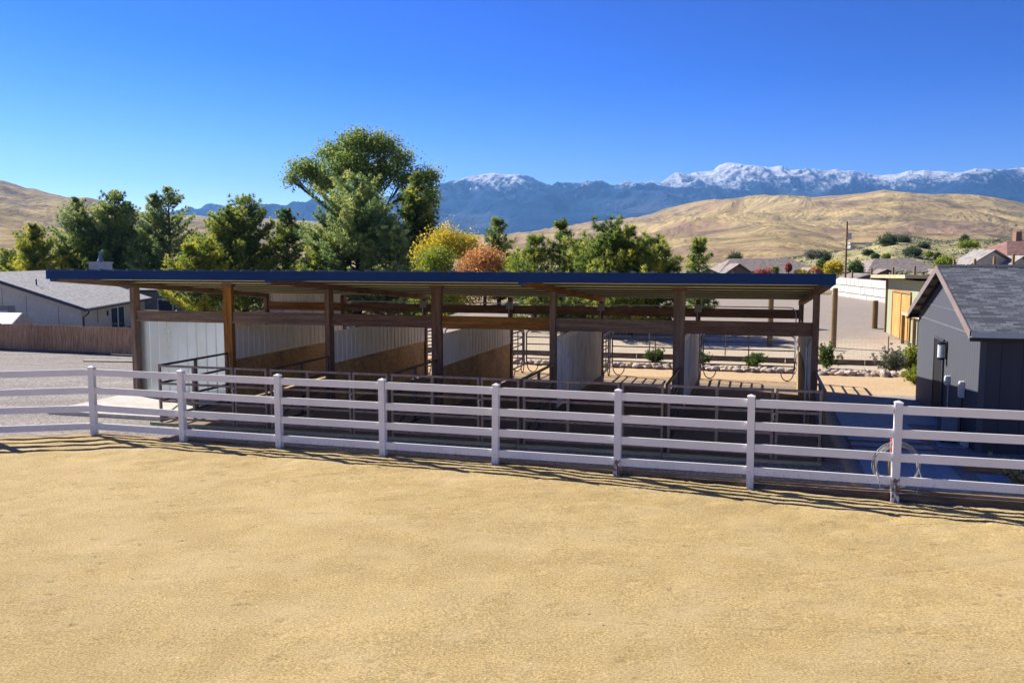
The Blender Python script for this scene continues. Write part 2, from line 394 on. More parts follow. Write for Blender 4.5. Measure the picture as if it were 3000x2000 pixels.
az = np.concatenate([np.arange(-180, -45, 5), np.arange(-45, 45, .45), np.arange(45, 180.1, 5)])
rr = np.concatenate([[0.01], np.geomspace(2, 16000, 230)])
A, RR = np.meshgrid(np.radians(az), rr, indexing='ij')
X = RR*np.sin(A); Y = RR*np.cos(A)
tag(grid('ground', X, Y, ground_z(X, Y), M_land), kind='structure')
xs = np.linspace(-40, 40, 321); ws = np.linspace(0, 1, 260)**1.5
X, Wt = np.meshgrid(xs, ws, indexing='ij'); F0 = frontline(X)+.06; Y = F0+Wt*(backline(X)-F0)
Z = yard_z(X, Y)+(fbm(X*1.3, Y*1.3, 3)-.5)*.035*(1-sm(-1.2, -.2, local(X, Y)[0])*sm(20, 18, local(X, Y)[0])*sm(8, 7, local(X, Y)[1]))
tag(grid('yard', X, Y, Z, M_yard), kind='structure')
xs = np.linspace(-24, 24, 880); X, Wt = np.meshgrid(xs, np.linspace(0, 1, 640)**.8, indexing='ij'); F0 = frontline(X)+.05; Y = -6+Wt*(F0+6)
def arena_z(x, y):
    return .03-.17*sm(-1, 7.5, x)*sm(8, 13, y)+(fbm(x*2.2, y*2.6, 3)-.5)*(.018+.035*sm(-4, -1, y-frontline(x)))+(fbm(x*.4, y*.4, 2)-.5)*.015
Z = arena_z(X, Y); rng = np.random.RandomState(21)
def dent(cx, cy, ax, ay, ang, depth):
    i0 = np.searchsorted(xs, cx-.3); i1 = np.searchsorted(xs, cx+.3); yy = Y[i0, :]; j0 = np.searchsorted(yy, cy-.35); j1 = np.searchsorted(yy, cy+.35)
    if i1 <= i0 or j1 <= j0: return
    dx = X[i0:i1, j0:j1]-cx; dy = Y[i0:i1, j0:j1]-cy; c_, s_ = math.cos(ang), math.sin(ang)
    q = np.hypot((dx*c_+dy*s_)/ax, (-dx*s_+dy*c_)/ay)
    Z[i0:i1, j0:j1] += -depth*np.exp(-(q**4))+depth*.45*np.exp(-((q-1.35)/.3)**2)
for k in range(16):                                     # walking tracks of hoof prints, then loose prints
    x0, y0 = rng.uniform(-9, 9), rng.uniform(7, 15); a = rng.uniform(0, 6.28)
    for q in range(26):
        a += rng.normal(0, .10); x0 += .42*math.cos(a); y0 += .42*math.sin(a)
        dent(x0+rng.normal(0, .08)+.12*(-1)**q*math.sin(a), y0+rng.normal(0, .08)-.12*(-1)**q*math.cos(a), .055, .065, a, rng.uniform(.008, .018))
for k in range(900): dent(rng.uniform(-13, 12), rng.uniform(6.5, 18), rng.uniform(.03, .09), rng.uniform(.03, .06), rng.uniform(0, 3), rng.uniform(.005, .014))
for k in range(10):                                     # faint drag lines
    x0, y0 = rng.uniform(-10, 6), rng.uniform(7, 15); a = rng.uniform(-.5, .3)
    for q in range(70): x0 += .09*math.cos(a); y0 += .09*math.sin(a); a += .004; dent(x0, y0, .10, .035, a, .004)
tag(grid('arena_sand', X, Y, Z, M_sand), kind='structure')

# ------------------------------------------------------------------ far land: hills and mountains (x/y slope, height slope) tables
F_ = 2525.0
def tab(pts): return np.array([((u-1500)/F_, (760.5-v)/F_) for u, v in pts])
def relief(name, pts, r0, rfun, e0, m, amp, nx=420, ny=70, wl=.9, back=.35, ridge=True, ysc=3.0, sinkedge=True, jag=0.0, pw=.7):
    t = tab(pts); a = np.linspace(t[0,0], t[-1,0], nx); e = np.interp(a, t[:,0], t[:,1])
    kk = max(3, nx//22); ker = np.hanning(kk*2+1); ker /= ker.sum(); es = np.convolve(np.pad(e, kk, mode='edge'), ker, 'valid')
    e = e+jag*(fbm(a*60, a*0+3, 6)-.5)
    p = np.concatenate([np.linspace(0, 1, ny), 1+np.linspace(.04, back, 8)])
    Aa, P = np.meshgrid(a, p, indexing='ij'); Ed = np.repeat(e[:,None], len(p), 1); wq = sm(.55, 1.0, P); E = es[:,None]*(1-wq)+Ed*wq
    Rm = rfun(Aa); D = r0+(Rm-r0)*P
    xr = Aa*D*.83+D*.35; yr = D*.83-Aa*D*.45; n = fbm(xr/(wl*1000)+5, yr/(wl*1000)*ysc/2, 7, ridge)-.55
    env = np.clip(P, 0, 1)*np.clip(1.0-P, 0, 1)*4
    S = e0+(E-e0)*np.clip(P, 0, 1)**pw+n*amp*env
    S = np.where(P > 1, E-(P-1)*.35*np.abs(E-e0)*3, S)
    Y = D; X = Aa*D; Z = CAM_Z+D*S
    return tag(grid(name, X, Y, Z, m), kind='structure')
def mountainmat():
    m, nt, b = newmat('mountain_rock')
    co = coords(nt); g = nt.nodes.new('ShaderNodeSeparateXYZ'); nt.links.new(co, g.inputs[0])
    n1 = noise(nt, coords(nt, (1,1,1.6)), .0011, 9, .62, .4); n2 = noise(nt, coords(nt, (1,.5,1)), .0075, 8, .75); n3 = noise(nt, coords(nt, (1,.3,1)), .03, 5, .8)
    col = ramp(nt, n1, [(.36, (.006,.030,.085)), (.52, (.030,.070,.145)), (.68, (.12,.14,.19))])  # haze blue and ridge shading put into the rock colour
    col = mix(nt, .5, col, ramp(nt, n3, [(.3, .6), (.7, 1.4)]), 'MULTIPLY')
    def madd(a, k, c):
        q = nd(nt, 'ShaderNodeMath', operation='MULTIPLY_ADD'); nt.links.new(a, q.inputs[0]); q.inputs[1].default_value = k
        if isinstance(c, (int, float)): q.inputs[2].default_value = c
        else: nt.links.new(c, q.inputs[2])
        return q.outputs[0]
    hgt = madd(g.outputs[2], 1/1000, 0.0)
    h = madd(n2, 1.0, madd(n1, .55, madd(n3, .5, hgt)))
    geo = nt.nodes.new('ShaderNodeNewGeometry')
    snow = ramp(nt, h, [(0, 0.0), (1, 1.0)])
    mr = nd(nt, 'ShaderNodeMapRange'); nt.links.new(h, mr.inputs[0]); mr.inputs['From Min'].default_value = 1.95; mr.inputs['From Max'].default_value = 2.15
    a = nd(nt, 'ShaderNodeAttribute', attribute_name='tint')
    mxx = nd(nt, 'ShaderNodeMath', operation='MAXIMUM'); nt.links.new(mr.outputs[0], mxx.inputs[0]); nt.links.new(a.outputs['Fac'], mxx.inputs[1])
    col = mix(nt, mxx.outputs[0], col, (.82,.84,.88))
    nt.links.new(col, b.inputs['Base Color']); b.inputs['Roughness'].default_value = 1; b.inputs['Specular IOR Level'].default_value = 0
    bump(nt, b, n2, 1.0, 150); return m
M_mtn = mountainmat()
u_ = lambda L, ox, oy, k: [(ox+x/k, oy+y/k) for x, y in L]
peaks = [(-250,655),(300,655),(400,632),(430,628),(560,632),(610,627),(660,617),(720,622),(870,610),(900,605),(960,612),(1150,600)] + \
  u_([(0,360),(100,310),(200,250),(290,205),(350,190),(500,183),(600,175),(760,182),(800,200),(900,240),(1000,280),(1060,272),(1150,250),(1280,243),(1400,250),(1540,272),(1650,258),(1750,262),(1870,243),(1900,235),(1980,190),(2050,148),(2170,145),(2220,100),(2260,85),(2330,88)], 1250, 450, 2.613) + \
  u_([(220,84),(290,110),(360,125),(450,115),(570,100),(630,135),(700,135),(790,135),(880,165),(1020,185),(1080,165),(1160,163),(1220,178),(1300,185),(1400,165),(1480,152),(1590,148),(1640,165),(1790,165),(1880,150),(1950,125),(2080,130),(2150,150),(2352,152)], 2050, 450, 2.476) + [(3250,515)]
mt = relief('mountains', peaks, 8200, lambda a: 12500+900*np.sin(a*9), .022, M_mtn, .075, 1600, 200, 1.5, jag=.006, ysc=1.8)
me = mt.data; n = len(me.vertices); co = np.empty(n*3, np.float32); me.vertices.foreach_get('co', co); co = co.reshape(-1, 3)
uu = 1500+F_*co[:,0]/co[:,1]; vv = 760.5-F_*(co[:,2]-CAM_Z)/co[:,1]
runs = np.zeros(n)                                    # cleared ski runs on the left summit
for line in ([(1390,522),(1372,535),(1366,550),(1380,556)], [(1407,523),(1407,540),(1402,553),(1388,557)], [(1427,524),(1440,540),(1458,558),(1478,566)], [(1548,524),(1530,540),(1505,555),(1478,566)], [(1345,530),(1325,548)], [(1455,522),(1462,545)]):
    for (a0, b0), (a1, b1) in zip(line[:-1], line[1:]):
        q = np.clip(((uu-a0)*(a1-a0)+(vv-b0)*(b1-b0))/((a1-a0)**2+(b1-b0)**2), 0, 1)
        d = np.hypot(uu-a0-q*(a1-a0), vv-b0-q*(b1-b0)); runs = np.maximum(runs, 1-sm(1.6, 3.4, d))
cap = (1-sm(.55, 1.0, np.hypot((uu-1462)/125, (vv-515)/42)))*sm(.40, .60, fbm(uu/7+3, vv/5, 4)+.12*sm(550, 520, vv))
runs = np.maximum(runs*sm(.36, .60, fbm(uu/4, vv/4, 3)), cap)
at = me.attributes.new('tint', 'FLOAT', 'POINT'); at.data.foreach_set('value', (runs*.85).astype(np.float32))
hillR = [(1150,720),(1400,708)]+u_([(900,640),(1060,597),(1250,557),(1500,520),(1700,470),(1850,415),(1960,395),(2050,370),(2200,352)], 1250, 450, 2.613) + \
  u_([(0,345),(250,330),(560,308),(740,315),(780,325),(1000,312),(1180,290),(1300,272),(1450,290),(1640,305),(1800,303),(1950,307),(2100,325),(2352,375)], 2050, 450, 2.476) + [(3200,620),(3600,650)]
relief('golden_hills', hillR, 700, lambda a: 3100+500*np.sin(a*7+1), -.013, M_hill, .055, 700, 160, .42, jag=.0018, ysc=1.4)
midhill = [(1650,745),(1750,735),(1900,712),(2050,690),(2150,672),(2250,650),(2310,652),(2400,668),(2480,690),(2560,715),(2650,735),(2750,745)]
relief('golden_foothill', midhill, 600, lambda a: 1500+0*a, -.017, M_hill, .010, 240, 50, .3, jag=.0012)
hillL = [(-700,520),(-250,515)]+u_([(0,495),(80,505),(170,535),(260,568),(330,570),(440,605),(560,635),(650,645),(750,640),(820,658),(1000,715),(1250,770),(1500,800),(1800,850)], 0, 350, 2.767)
relief('left_hills', hillL, 420, lambda a: 2300+500*np.sin(a*8), -.024, M_hill, .036, 420, 130, .35, jag=.0015)
lowL = u_([(700,790),(1000,785),(1200,778),(1600,780),(1700,795),(2000,800),(2400,820)], 0, 350, 2.767)+[(1000,655),(1150,668),(1250,672)]
relief('distant_low_ridge', lowL, 1800, lambda a: 4500+0*a, -.007, M_hill, .012, 200, 40, .6, jag=.001)
sageH = [(2060,772),(2200,765),(2330,752),(2430,742),(2520,728),(2570,706),(2620,694),(2680,700),(2760,712),(2820,706),(2900,707),(3000,702),(3300,690),(3800,700)]
relief('sage_slope', sageH, 120, lambda a: 330+40*np.sin(a*9), -.062, M_sagehill, .010, 300, 60, .06, jag=.002, pw=.42)

# ------------------------------------------------------------------ foliage
def blades(cent, dirs, tint, rng, k=12, ln=.28, wd=.05, spread=.75):
    n = len(cent); c = np.repeat(cent, k, 0); d = np.repeat(dirs, k, 0)+rng.normal(0, spread, (n*k, 3)); d /= np.linalg.norm(d, axis=1)[:,None]
    p = np.cross(d, rng.normal(0, 1, (n*k, 3))); p /= np.linalg.norm(p, axis=1)[:,None]
    L_ = ln*rng.uniform(.6, 1.2, (n*k, 1)); v = np.stack([c+p*wd/2+d*L_*.15, c-p*wd/2+d*L_*.15, c+d*L_], 1).reshape(-1, 3)
    t = np.clip(np.repeat(tint, k)+rng.normal(0, .10, n*k), 0, 1)
    return v, np.arange(len(v)).reshape(-1, 3), np.repeat(t, 3)
def pine(loc, H, Rad, zb, seed, mat, label, group=None, dens=1.0, lean=(0,0), leaders=1, ln=.30, sparse=0, cat='pine tree', name='pine_tree'):
    rng = np.random.RandomState(seed); root = empty(name, loc, 0, label, cat, group)
    cen, dr, tn = [], [], []; wood = MB()
    lead = [(0, 0, H)]+[(rng.uniform(-.35, .35)*Rad, rng.uniform(-.35, .35)*Rad, H*rng.uniform(.86, .95)) for _ in range(leaders-1)]
    for li, (lx, ly, hh) in enumerate(lead):
        wood.tube([(0,0,-.4), (lx*.2, ly*.2, hh*.35), (lx, ly, hh*.7), (lx+lean[0], ly+lean[1], hh-.1)], [.045*H*.5+.04, .03*H*.5+.03, .016*H*.5+.02, .015], 7)
        z = zb if li == 0 else hh*.5
        while z < hh-.15:
            q = (z-zb)/(hh-zb); prof = (1-q)**.68*(.62+.38*min(1, q*3.5+.25))*1.08; 
            cx = lx*min(1, z/(hh*.7)); cy = ly*min(1, z/(hh*.7))
            for b in range(rng.randint(5, 8)):
                if rng.rand() < sparse: continue
                a = rng.uniform(0, 2*math.pi); L_ = max(.25, Rad*prof*rng.uniform(.55, 1.2)*(1 if li == 0 else .75)); st = rng.uniform(.08, .3)+.75*q
                tint0 = rng.uniform(.05, .85)
                ends = np.array([math.cos(a), math.sin(a)])
                P = lambda f: np.array([cx+ends[0]*L_*f, cy+ends[1]*L_*f, z+L_*(st*f*.5+.38*f*f)-.05*L_])
                wood.tube([P(0), P(.5), P(.97)], [.022+.012*L_, .015+.006*L_, .008], 4)
                m_ = max(3, int(L_/.34*dens))
                for f in np.linspace(.28, 1, m_):
                    base = P(f)
                    for sdv in range(4 if f < .99 else 2):
                        off = ((-1.4, -.5, .5, 1.4)[sdv] if f < .99 else 0)*(.12+.55*(1-f*.6))*rng.uniform(.4, 1.1)*min(1, L_)
                        c = base+np.array([-ends[1]*off, ends[0]*off, rng.uniform(-.06, .22)])
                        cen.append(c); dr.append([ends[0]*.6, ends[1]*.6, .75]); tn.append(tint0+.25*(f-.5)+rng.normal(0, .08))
            z += rng.uniform(.42, .72)/math.sqrt(dens)
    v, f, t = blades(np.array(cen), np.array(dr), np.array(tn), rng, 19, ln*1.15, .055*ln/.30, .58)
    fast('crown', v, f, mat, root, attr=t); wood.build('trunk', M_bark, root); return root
def leafcloud(lobes, n, size, rng, clump=.3, per=14, flat_=0.0):
    wts = np.array([l[3]*l[4]*l[5] for l in lobes])**.75; wts /= wts.sum(); ncl = int(n/per)
    idx = rng.choice(len(lobes), ncl, p=wts); L_ = np.array(lobes)[idx]
    d = rng.normal(0, 1, (ncl, 3)); d /= np.linalg.norm(d, axis=1)[:,None]; rad = rng.uniform(0, 1, (ncl, 1))**.42
    c = L_[:,:3]+d*rad*L_[:,3:6]*(1+.18*rng.normal(0, 1, (ncl, 1)))
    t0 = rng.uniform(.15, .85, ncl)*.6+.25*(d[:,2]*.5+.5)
    p = np.repeat(c, per, 0)+rng.normal(0, clump, (ncl*per, 3))
    t = np.clip(np.repeat(t0, per)+rng.normal(0, .12, ncl*per), 0, 1)
    a = rng.normal(0, 1, (len(p), 3)); a /= np.linalg.norm(a, axis=1)[:,None]
    b = np.cross(a, rng.normal(0, 1, (len(p), 3))); b /= np.linalg.norm(b, axis=1)[:,None]
    s = size*rng.uniform(.6, 1.3, (len(p), 1))
    v = np.stack([p-a*s*.6, p+b*s*.32, p+a*s*.6, p-b*s*.32], 1).reshape(-1, 3)
    return v, np.arange(len(v)).reshape(-1, 4), np.repeat(t, 4), c
def lobed(name, loc, lobes, n, size, seed, mat, label, cat, group=None, clump=.3, per=14, trunk=True, tr=.12, limbs=30, rootz=-.2):
    rng = np.random.RandomState(seed); root = empty(name, loc, 0, label, cat, group)
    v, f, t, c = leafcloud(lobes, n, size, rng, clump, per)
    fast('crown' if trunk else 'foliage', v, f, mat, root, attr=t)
    wood = MB(); zc = min(l[2]-l[5]*.5 for l in lobes)
    if trunk: wood.tube([(0,0,rootz), (0.02,0,zc*.5), (0,0,max(zc, .2))], [tr*1.25, tr, tr*.85], 8)
    for l in lobes:
        p1 = Vector(l[:3]); st = Vector((0,0,max(zc*.8, .05)))
        mid = st.lerp(p1, .5)+Vector(rng.normal(0, .06, 3)*p1.length)
        wood.tube([st, mid, p1], [tr*.45, tr*.25, tr*.08], 5)
        for k in range(max(3, limbs//len(lobes))):
            q = p1+Vector(rng.normal(0, 1, 3)).normalized()*rng.uniform(.5, .95)*min(l[3:6]); wood.tube([mid.lerp(p1, rng.uniform(.2, .9)), q], [tr*.22, tr*.06], 4)
    wood.build('trunk' if trunk else 'stems', M_bark, root); return root
def at(u, Y, z=None):                                   # metres: across at depth Y
    x = (u-1500)/F_*Y; return (x, Y, gz(x, Y) if z is None else z)
def toph(v, Y, z): return CAM_Z+(760.5-v)/F_*Y-z

# tall trees behind the barn: u, depth, top, half width (px), crown base, material, leaders, label
GP = 'pine trees behind the barn'
TREES = [
 (112,104,668,78,.8,L_piney,2,.0,'bushy yellow-green pine at the far left end of the tree row'),
 (30,112,735,60,.4,L_pine,1,.0,'low dark pine standing lowest at the left end of the row'),
 (238,108,590,82,1,L_pinek,2,.05,'dark pine rising just left of the chimney'),
 (348,108,565,98,1,L_pinek,3,.05,'broad dark pine rising just right of the chimney'),
 (300,106,690,80,.4,L_pine,2,.0,'lower green pine right behind the chimney'),
 (504,104,556,88,.8,L_pinek,2,.28,'open airy pine with gaps in its crown, left of the yellowish pine'),
 (430,104,700,70,.3,L_pinek,1,.1,'small shaded pine between the chimney and the open airy pine'),
 (720,84,580,125,1,L_pine,3,.05,'large yellowish pine with forked top left of the tallest pine'),
 (600,80,700,95,.3,L_piney,2,.0,'low golden pine above the left part of the barn roof'),
 (845,86,625,85,.5,L_pine,1,.05,'narrow dark pine squeezed between yellowish pine and tallest pine'),
 (1050,80,520,150,.9,L_pinek,3,.0,'tallest and widest pine, in front of the spreading elm'),
 (945,78,690,85,.3,L_pine,2,.0,'low bushy pine at the left foot of the tallest pine'),
 (1225,84,515,78,.8,L_pine,2,.05,'narrow tall pine right of the tallest pine'),
 (1140,76,660,90,.3,L_pinek,2,.05,'dense low pine at the right foot of the tallest pine'),
 (1462,62,648,52,.5,L_pine,1,.15,'slim open pine between the orange tree and the snowy peak'),
 (1640,47,652,42,.5,L_pine,1,.1,'slender pine with a bare-tipped leader, second of the right-hand row'),
 (1565,47,690,52,.4,L_pine,1,.1,'short feathery pine left of the slender leader pine'),
 (1775,45,656,112,.5,L_pine,3,.0,'broad bright green pine in the middle of the right-hand row'),
 (1915,45,692,72,.5,L_pine,2,.0,'rounded pine ending the dense row on its right side'),
 (1690,46,738,75,.3,L_pine,1,.0,'low filler pine right of the slender leader pine'),
 (1848,44,712,85,.3,L_piney,2,.0,'golden-green pine between the broad bright pine and the rounded one'),
 (2045,50,712,38,.5,L_pine,1,.1,'little cone-shaped pine standing alone before the brown house')]
for i, (u, Yd, v, hw, zb, m_, ld, sp_, lab) in enumerate(TREES):
    p = at(u, Yd); H = toph(v, Yd, p[2])
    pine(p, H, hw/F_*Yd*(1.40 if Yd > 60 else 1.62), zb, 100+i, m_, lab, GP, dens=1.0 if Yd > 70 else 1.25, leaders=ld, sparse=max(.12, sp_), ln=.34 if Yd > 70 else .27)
# big elm
p = at(1075, 92, -1.0); k = 92/F_
def lob(u, v, r, rz, dy=0, c=1075): return ((u-c)*k, dy, CAM_Z+(760.5-v)*k-p[2], r*k, r*k, rz*k)
lobes = [lob(1060,425,60,34), lob(985,455,52,34,1), lob(1130,440,52,34,-1), lob(905,500,48,30,.5), lob(865,525,26,20), lob(940,540,38,24,1.5), lob(1180,470,32,34,1), lob(1040,490,70,38,-1),
  lob(1120,505,55,36,1), lob(1000,535,50,30,-1), lob(1185,530,26,28), lob(1240,525,34,26,.5), lob(1272,515,18,24,1), lob(1255,580,28,36,1), lob(1090,550,40,26), lob(1225,640,40,44,1), lob(1190,585,22,22)]
lobed('elm_tree', p, lobes, 34000, .24, 71, L_elm, 'tallest tree, a spreading leafy elm crown rising above the pines', 'tree', clump=.36, per=12, tr=.34, limbs=150)
p = at(1318, 66); k = 66/F_
lobed('yellow_tree', p, [(0,0,CAM_Z+45*k-p[2],60*k,60*k,52*k), (55*k,1,CAM_Z+35*k-p[2],40*k,40*k,40*k), (-50*k,-.5,CAM_Z+5*k-p[2],55*k,55*k,60*k), (0,0,2.2,1.9,1.8,1.6)], 15000, .16, 72, L_yellow, 'yellow-crowned autumn tree right of the tall pines', 'tree', clump=.25, tr=.13)
p = at(1420, 60); k = 60/F_
lobed('orange_tree', p, [(0,0,CAM_Z-5*k-p[2],62*k,62*k,45*k), (30*k,0,CAM_Z-25*k-p[2],52*k,55*k,40*k), (-40*k,0,CAM_Z-30*k-p[2],45*k,50*k,40*k), (0,0,2.0,1.6,1.6,1.4)], 14000, .13, 73, L_orange, 'rusty orange autumn tree just above the barn roof', 'tree', clump=.2, tr=.12)
p = at(1275, 62); k = 62/F_
lobed('green_tree', p, [(0,0,CAM_Z-10*k-p[2],55*k,55*k,50*k), (0,0,2.0,1.6,1.6,1.6)], 9000, .16, 74, L_lime, 'lime green rounded tree at the left foot of the yellow tree', 'tree', clump=.25, tr=.12)
p = at(1530, 57); k = 57/F_
lobed('green_bush', p, [(0,0,CAM_Z-12*k-p[2],50*k,50*k,32*k), (0,0,1.8,1.4,1.4,1.2)], 8000, .14, 75, L_lime, 'bright green bush filling the gap right of the orange tree', 'bush', clump=.2, tr=.1)

# ------------------------------------------------------------------ the horse barn
barn = empty('horse_barn', TS(0, 0), -BA, 'open-sided horse shelter with navy fascia, shed roof and brown posts', 'barn')
BAY = 3.128; DEP = 7.0; FR = -3.05
def rb(s): return 3.24-.083*s            # underside of the rafters
def zr(s): return rb(s)+.27              # top of the roof sheet
TL, TR_ = -.14, 6*BAY+.14
# posts
for k in range(7):
    wd, dp = (.14, .26) if k % 2 == 0 else (.27, .15)
    m_ = (W_GREY, W_GOLD, W_DARK, W_DARK, W_GREY, W_GREY, W_DARK)[k][0]
    o = MB().box((k*BAY-wd/2, -dp/2, 0), (k*BAY+wd/2, dp/2, rb(0)+(.01 if k % 2 == 0 else .13))).build('post', m_, barn)
    if k == 1: tag(o, 'amber stained barn post')
    if k % 2: MB().box((k*BAY-.17, -.10, rb(0)+.04), (k*BAY+.17, .10, rb(0)+.13)).build('post_cap', W_DARK[1], barn)
    MB().box((k*BAY-.07, DEP-.09, 0), (k*BAY+.07, DEP+.09, rb(DEP)+(.01 if k % 2 == 0 else .12))).build('post', W_DARK[0], barn)
    if k % 2 == 0:
        b = MB(); y0, y1 = FR+.06, DEP+.35
        b.prism([(k*BAY-.075, y0, rb(y0)), (k*BAY-.075, y1, rb(y1)), (k*BAY-.075, y1, rb(y1)+.138), (k*BAY-.075, y0, rb(y0)+.138)], (.15, 0, 0))
        b.build('rafter', (W_GREY if k == 0 else W_DARK if k != 4 else W_GOLD)[2], barn)
for k in range(6):
    a, b_ = k*BAY+(.073 if k % 2 == 0 else .138), (k+1)*BAY-(.138 if k % 2 == 0 else .073)
    m_ = (W_GREY, W_GREY, W_DARK, W_GOLD, W_GREY, W_DARK)[k][1]
    MB().box((a, -.03, 2.27), (b_, .10, 2.585)).box((a, -.055, 2.27), (b_, -.033, 2.34)).build('header_beam', m_, barn)
    MB().box((k*BAY+.073, DEP-.04, 2.22), ((k+1)*BAY-.073, DEP+.05, 2.50)).build('header_beam', (W_GOLD if k == 0 else W_DARK)[1], barn)
# roof
def slab(y0, y1, z0, z1, x0, x1): return [(x0, y0, zr(y0)+z0), (x0, y1, zr(y1)+z0), (x0, y1, zr(y1)+z1), (x0, y0, zr(y0)+z1)], (x1-x0, 0, 0)
YB = DEP+.45
MB().prism(*slab(FR+.012, YB, -.012, .0, TL, TR_)).build('roof_sheet', M_roof, barn)
b = MB()                                        # ribbed soffit: ribs run front to back
x = TL
while x < TR_-.1:
    b.prism(*slab(FR+.02, YB-.01, -.020, -.013, x, min(x+.30, TR_))); b.prism(*slab(FR+.02, YB-.01, -.045, -.0205, x+.24, min(x+.29, TR_))); x += .3048
b.build('roof_lining', M_cream, barn)
b = MB(); x = TL+.02
while x < TR_: b.prism(*slab(FR-.02, YB, .002, .055, x-.02, x+.03)); x += .406
b.build('roof_seams', M_roof, barn)
y = FR+.35
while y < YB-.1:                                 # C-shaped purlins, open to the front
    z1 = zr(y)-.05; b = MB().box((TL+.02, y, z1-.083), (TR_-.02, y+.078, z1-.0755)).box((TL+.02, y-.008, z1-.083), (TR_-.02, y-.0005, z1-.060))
    pu = b.build('purlin', M_cream, barn); MB().box((TL+.02, y+.07, z1-.075), (TR_-.02, y+.078, z1)).build('purlin_web', flat('shaded_tan', (.16,.14,.10), .7), pu); y += 1.34  # web coloured darker to deepen the shade inside each purlin
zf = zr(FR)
b = MB().box((TL-.02, FR-.015, zf-.21), (TR_+.02, FR+.008, zf+.012)).box((TL-.02, FR+.0085, zf-.21), (TR_+.02, FR+.05, zf-.20)); b.build('fascia', M_fascia, barn)
MB().prism(*slab(FR+.01, YB, -.20, .012, TR_+.001, TR_+.02)).build('side_trim', M_fasciaend, barn)
MB().prism(*slab(FR+.01, YB, -.20, .012, TL-.02, TL-.001)).build('side_trim', M_fasciaend, barn)
for k in (0, 2, 4, 6):
    MB().box((k*BAY-.085, FR+.03, rb(FR)-.0), (k*BAY+.085, FR+.052, zf-.211)).build('rafter_cap', M_fasciaend, barn)
# wall sheets: profile runs along +x or +y
def sheet(x0, y0, x1, y1, z0a, z0b, z1a, z1b, pitch=.3, rib=.05, dep=.03, thick=.004):
    L_ = math.hypot(x1-x0, y1-y0); dx, dy = (x1-x0)/L_, (y1-y0)/L_; nx_, ny_ = dy, -dx
    prof = []; d = 0
    while d < L_:
        for a, o in ((0, 0), (pitch-rib-.03, 0), (pitch-rib-.01, dep), (pitch-.02, dep)):
            if d+a < L_: prof.append((d+a, o))
        d += pitch
    prof.append((L_, 0)); vs = []; fs = []
    for a, o in prof:
        q = a/L_; zb_ = z0a+(z0b-z0a)*q; zt = z1a+(z1b-z1a)*q; px, py = x0+dx*a+nx_*o, y0+dy*a+ny_*o
        vs += [(px, py, zb_), (px, py, zt), (px-nx_*thick, py-ny_*thick, zt), (px-nx_*thick, py-ny_*thick, zb_)]
    for i in range(len(prof)-1):
        a, b_ = i*4, i*4+4; fs += [(a, b_, b_+1, a+1), (a+1, b_+1, b_+2, a+2), (a+2, b_+2, b_+3, a+3), (a+3, b_+3, b_, a)]
    n = len(prof)*4-4; fs += [(0,1,2,3), (n, n+3, n+2, n+1)]
    return MB().raw(vs, fs)
sheet(.08, .09, BAY-.14, .09, .10, .02, 2.27, 2.27, .32, .018, .014).build('front_wall_sheet', M_galv, barn)
sheet(.08, DEP+.06, BAY-.1, DEP+.06, .05, .05, 2.86, 2.86, .30, .03, .02).build('rear_wall_sheet', M_sheet, barn)
sheet(-.02, .2, -.02, DEP-.12, .05, .05, 2.2, 2.2, .30, .03, .02).build('side_wall_sheet', M_sheet, barn)
for k in range(1, 7):
    x = k*BAY; y0 = .16 if k % 2 == 0 else .10; y1 = DEP-.10
    if k <= 3:
        sheet(x+.02, y0, x+.02, y1, 1.215, 1.215, 2.09, 2.09, .28, .03, .022).build('partition_sheet', M_sheet, barn)
        MB().box((x-.012, y0, .03), (x+.012, y1, 1.212)).build('partition_board', M_osb, barn)
    elif k <= 5:
        sheet(x+.02, y0, x+.02, y1, .25, .25, 1.97, 1.97, .20, .05, .03).build('partition_sheet', M_sheet2, barn)
        MB().box((x+.01, y0, 1.973), (x+.06, y1, 2.10)).build('partition_trim', M_sheet2, barn)
        MB().box((x+.055, y0, .04), (x+.095, y1, .245)).build('partition_baseboard', W_GREY[2], barn)
        MB().box((x-.012, y0, .03), (x+.012, y1, 1.22)).build('partition_board', M_osb, barn)
    else:
        sheet(x-.02, y1, x-.02, y0, .05, .05, 2.2, 2.2, .28, .03, .02).build('partition_sheet', M_sheet2, barn)
        MB().prism([(x-.075, .3, .03), (x-.075, y1, .03), (x-.075, y1, 1.25), (x-.075, 4.2, 1.25), (x-.075, .3, .55)], (.018,0,0)).build('partition_board', flat('plywood', (.38,.25,.10), .8), barn)
        MB().tube([(x-.16, .35, .02), (x-.16, .35, 2.0), (x-.10, .2, 2.2)], .025, 8).build('downpipe', M_galvt, barn)
# wiring: boxes on the rear posts joined by conduit
for k in range(2, 6):
    x = k*BAY; bx = MB().box((x-.11, DEP-.19, 2.38), (x+.11, DEP-.095, 2.62)); o = bx.build('junction_box', flat('grey_box', (.36,.34,.31), .5), barn)
    MB().tube([(x-.02, DEP-.14, 2.38), (x-.02, DEP-.14, 1.95)], .014, 6).build('conduit', M_galvt, barn)
b = MB(); b.tube([(1*BAY+.2, DEP-.11, 2.57), (6*BAY-.35, DEP-.11, 2.57), (6*BAY-.25, DEP-.11, 2.55), (6*BAY-.17, DEP-.11, 2.45), (6*BAY-.15, DEP-.11, 2.3), (6*BAY-.15, DEP-.11, .9)], .016, 8)
b.build('conduit', M_galvt, barn)

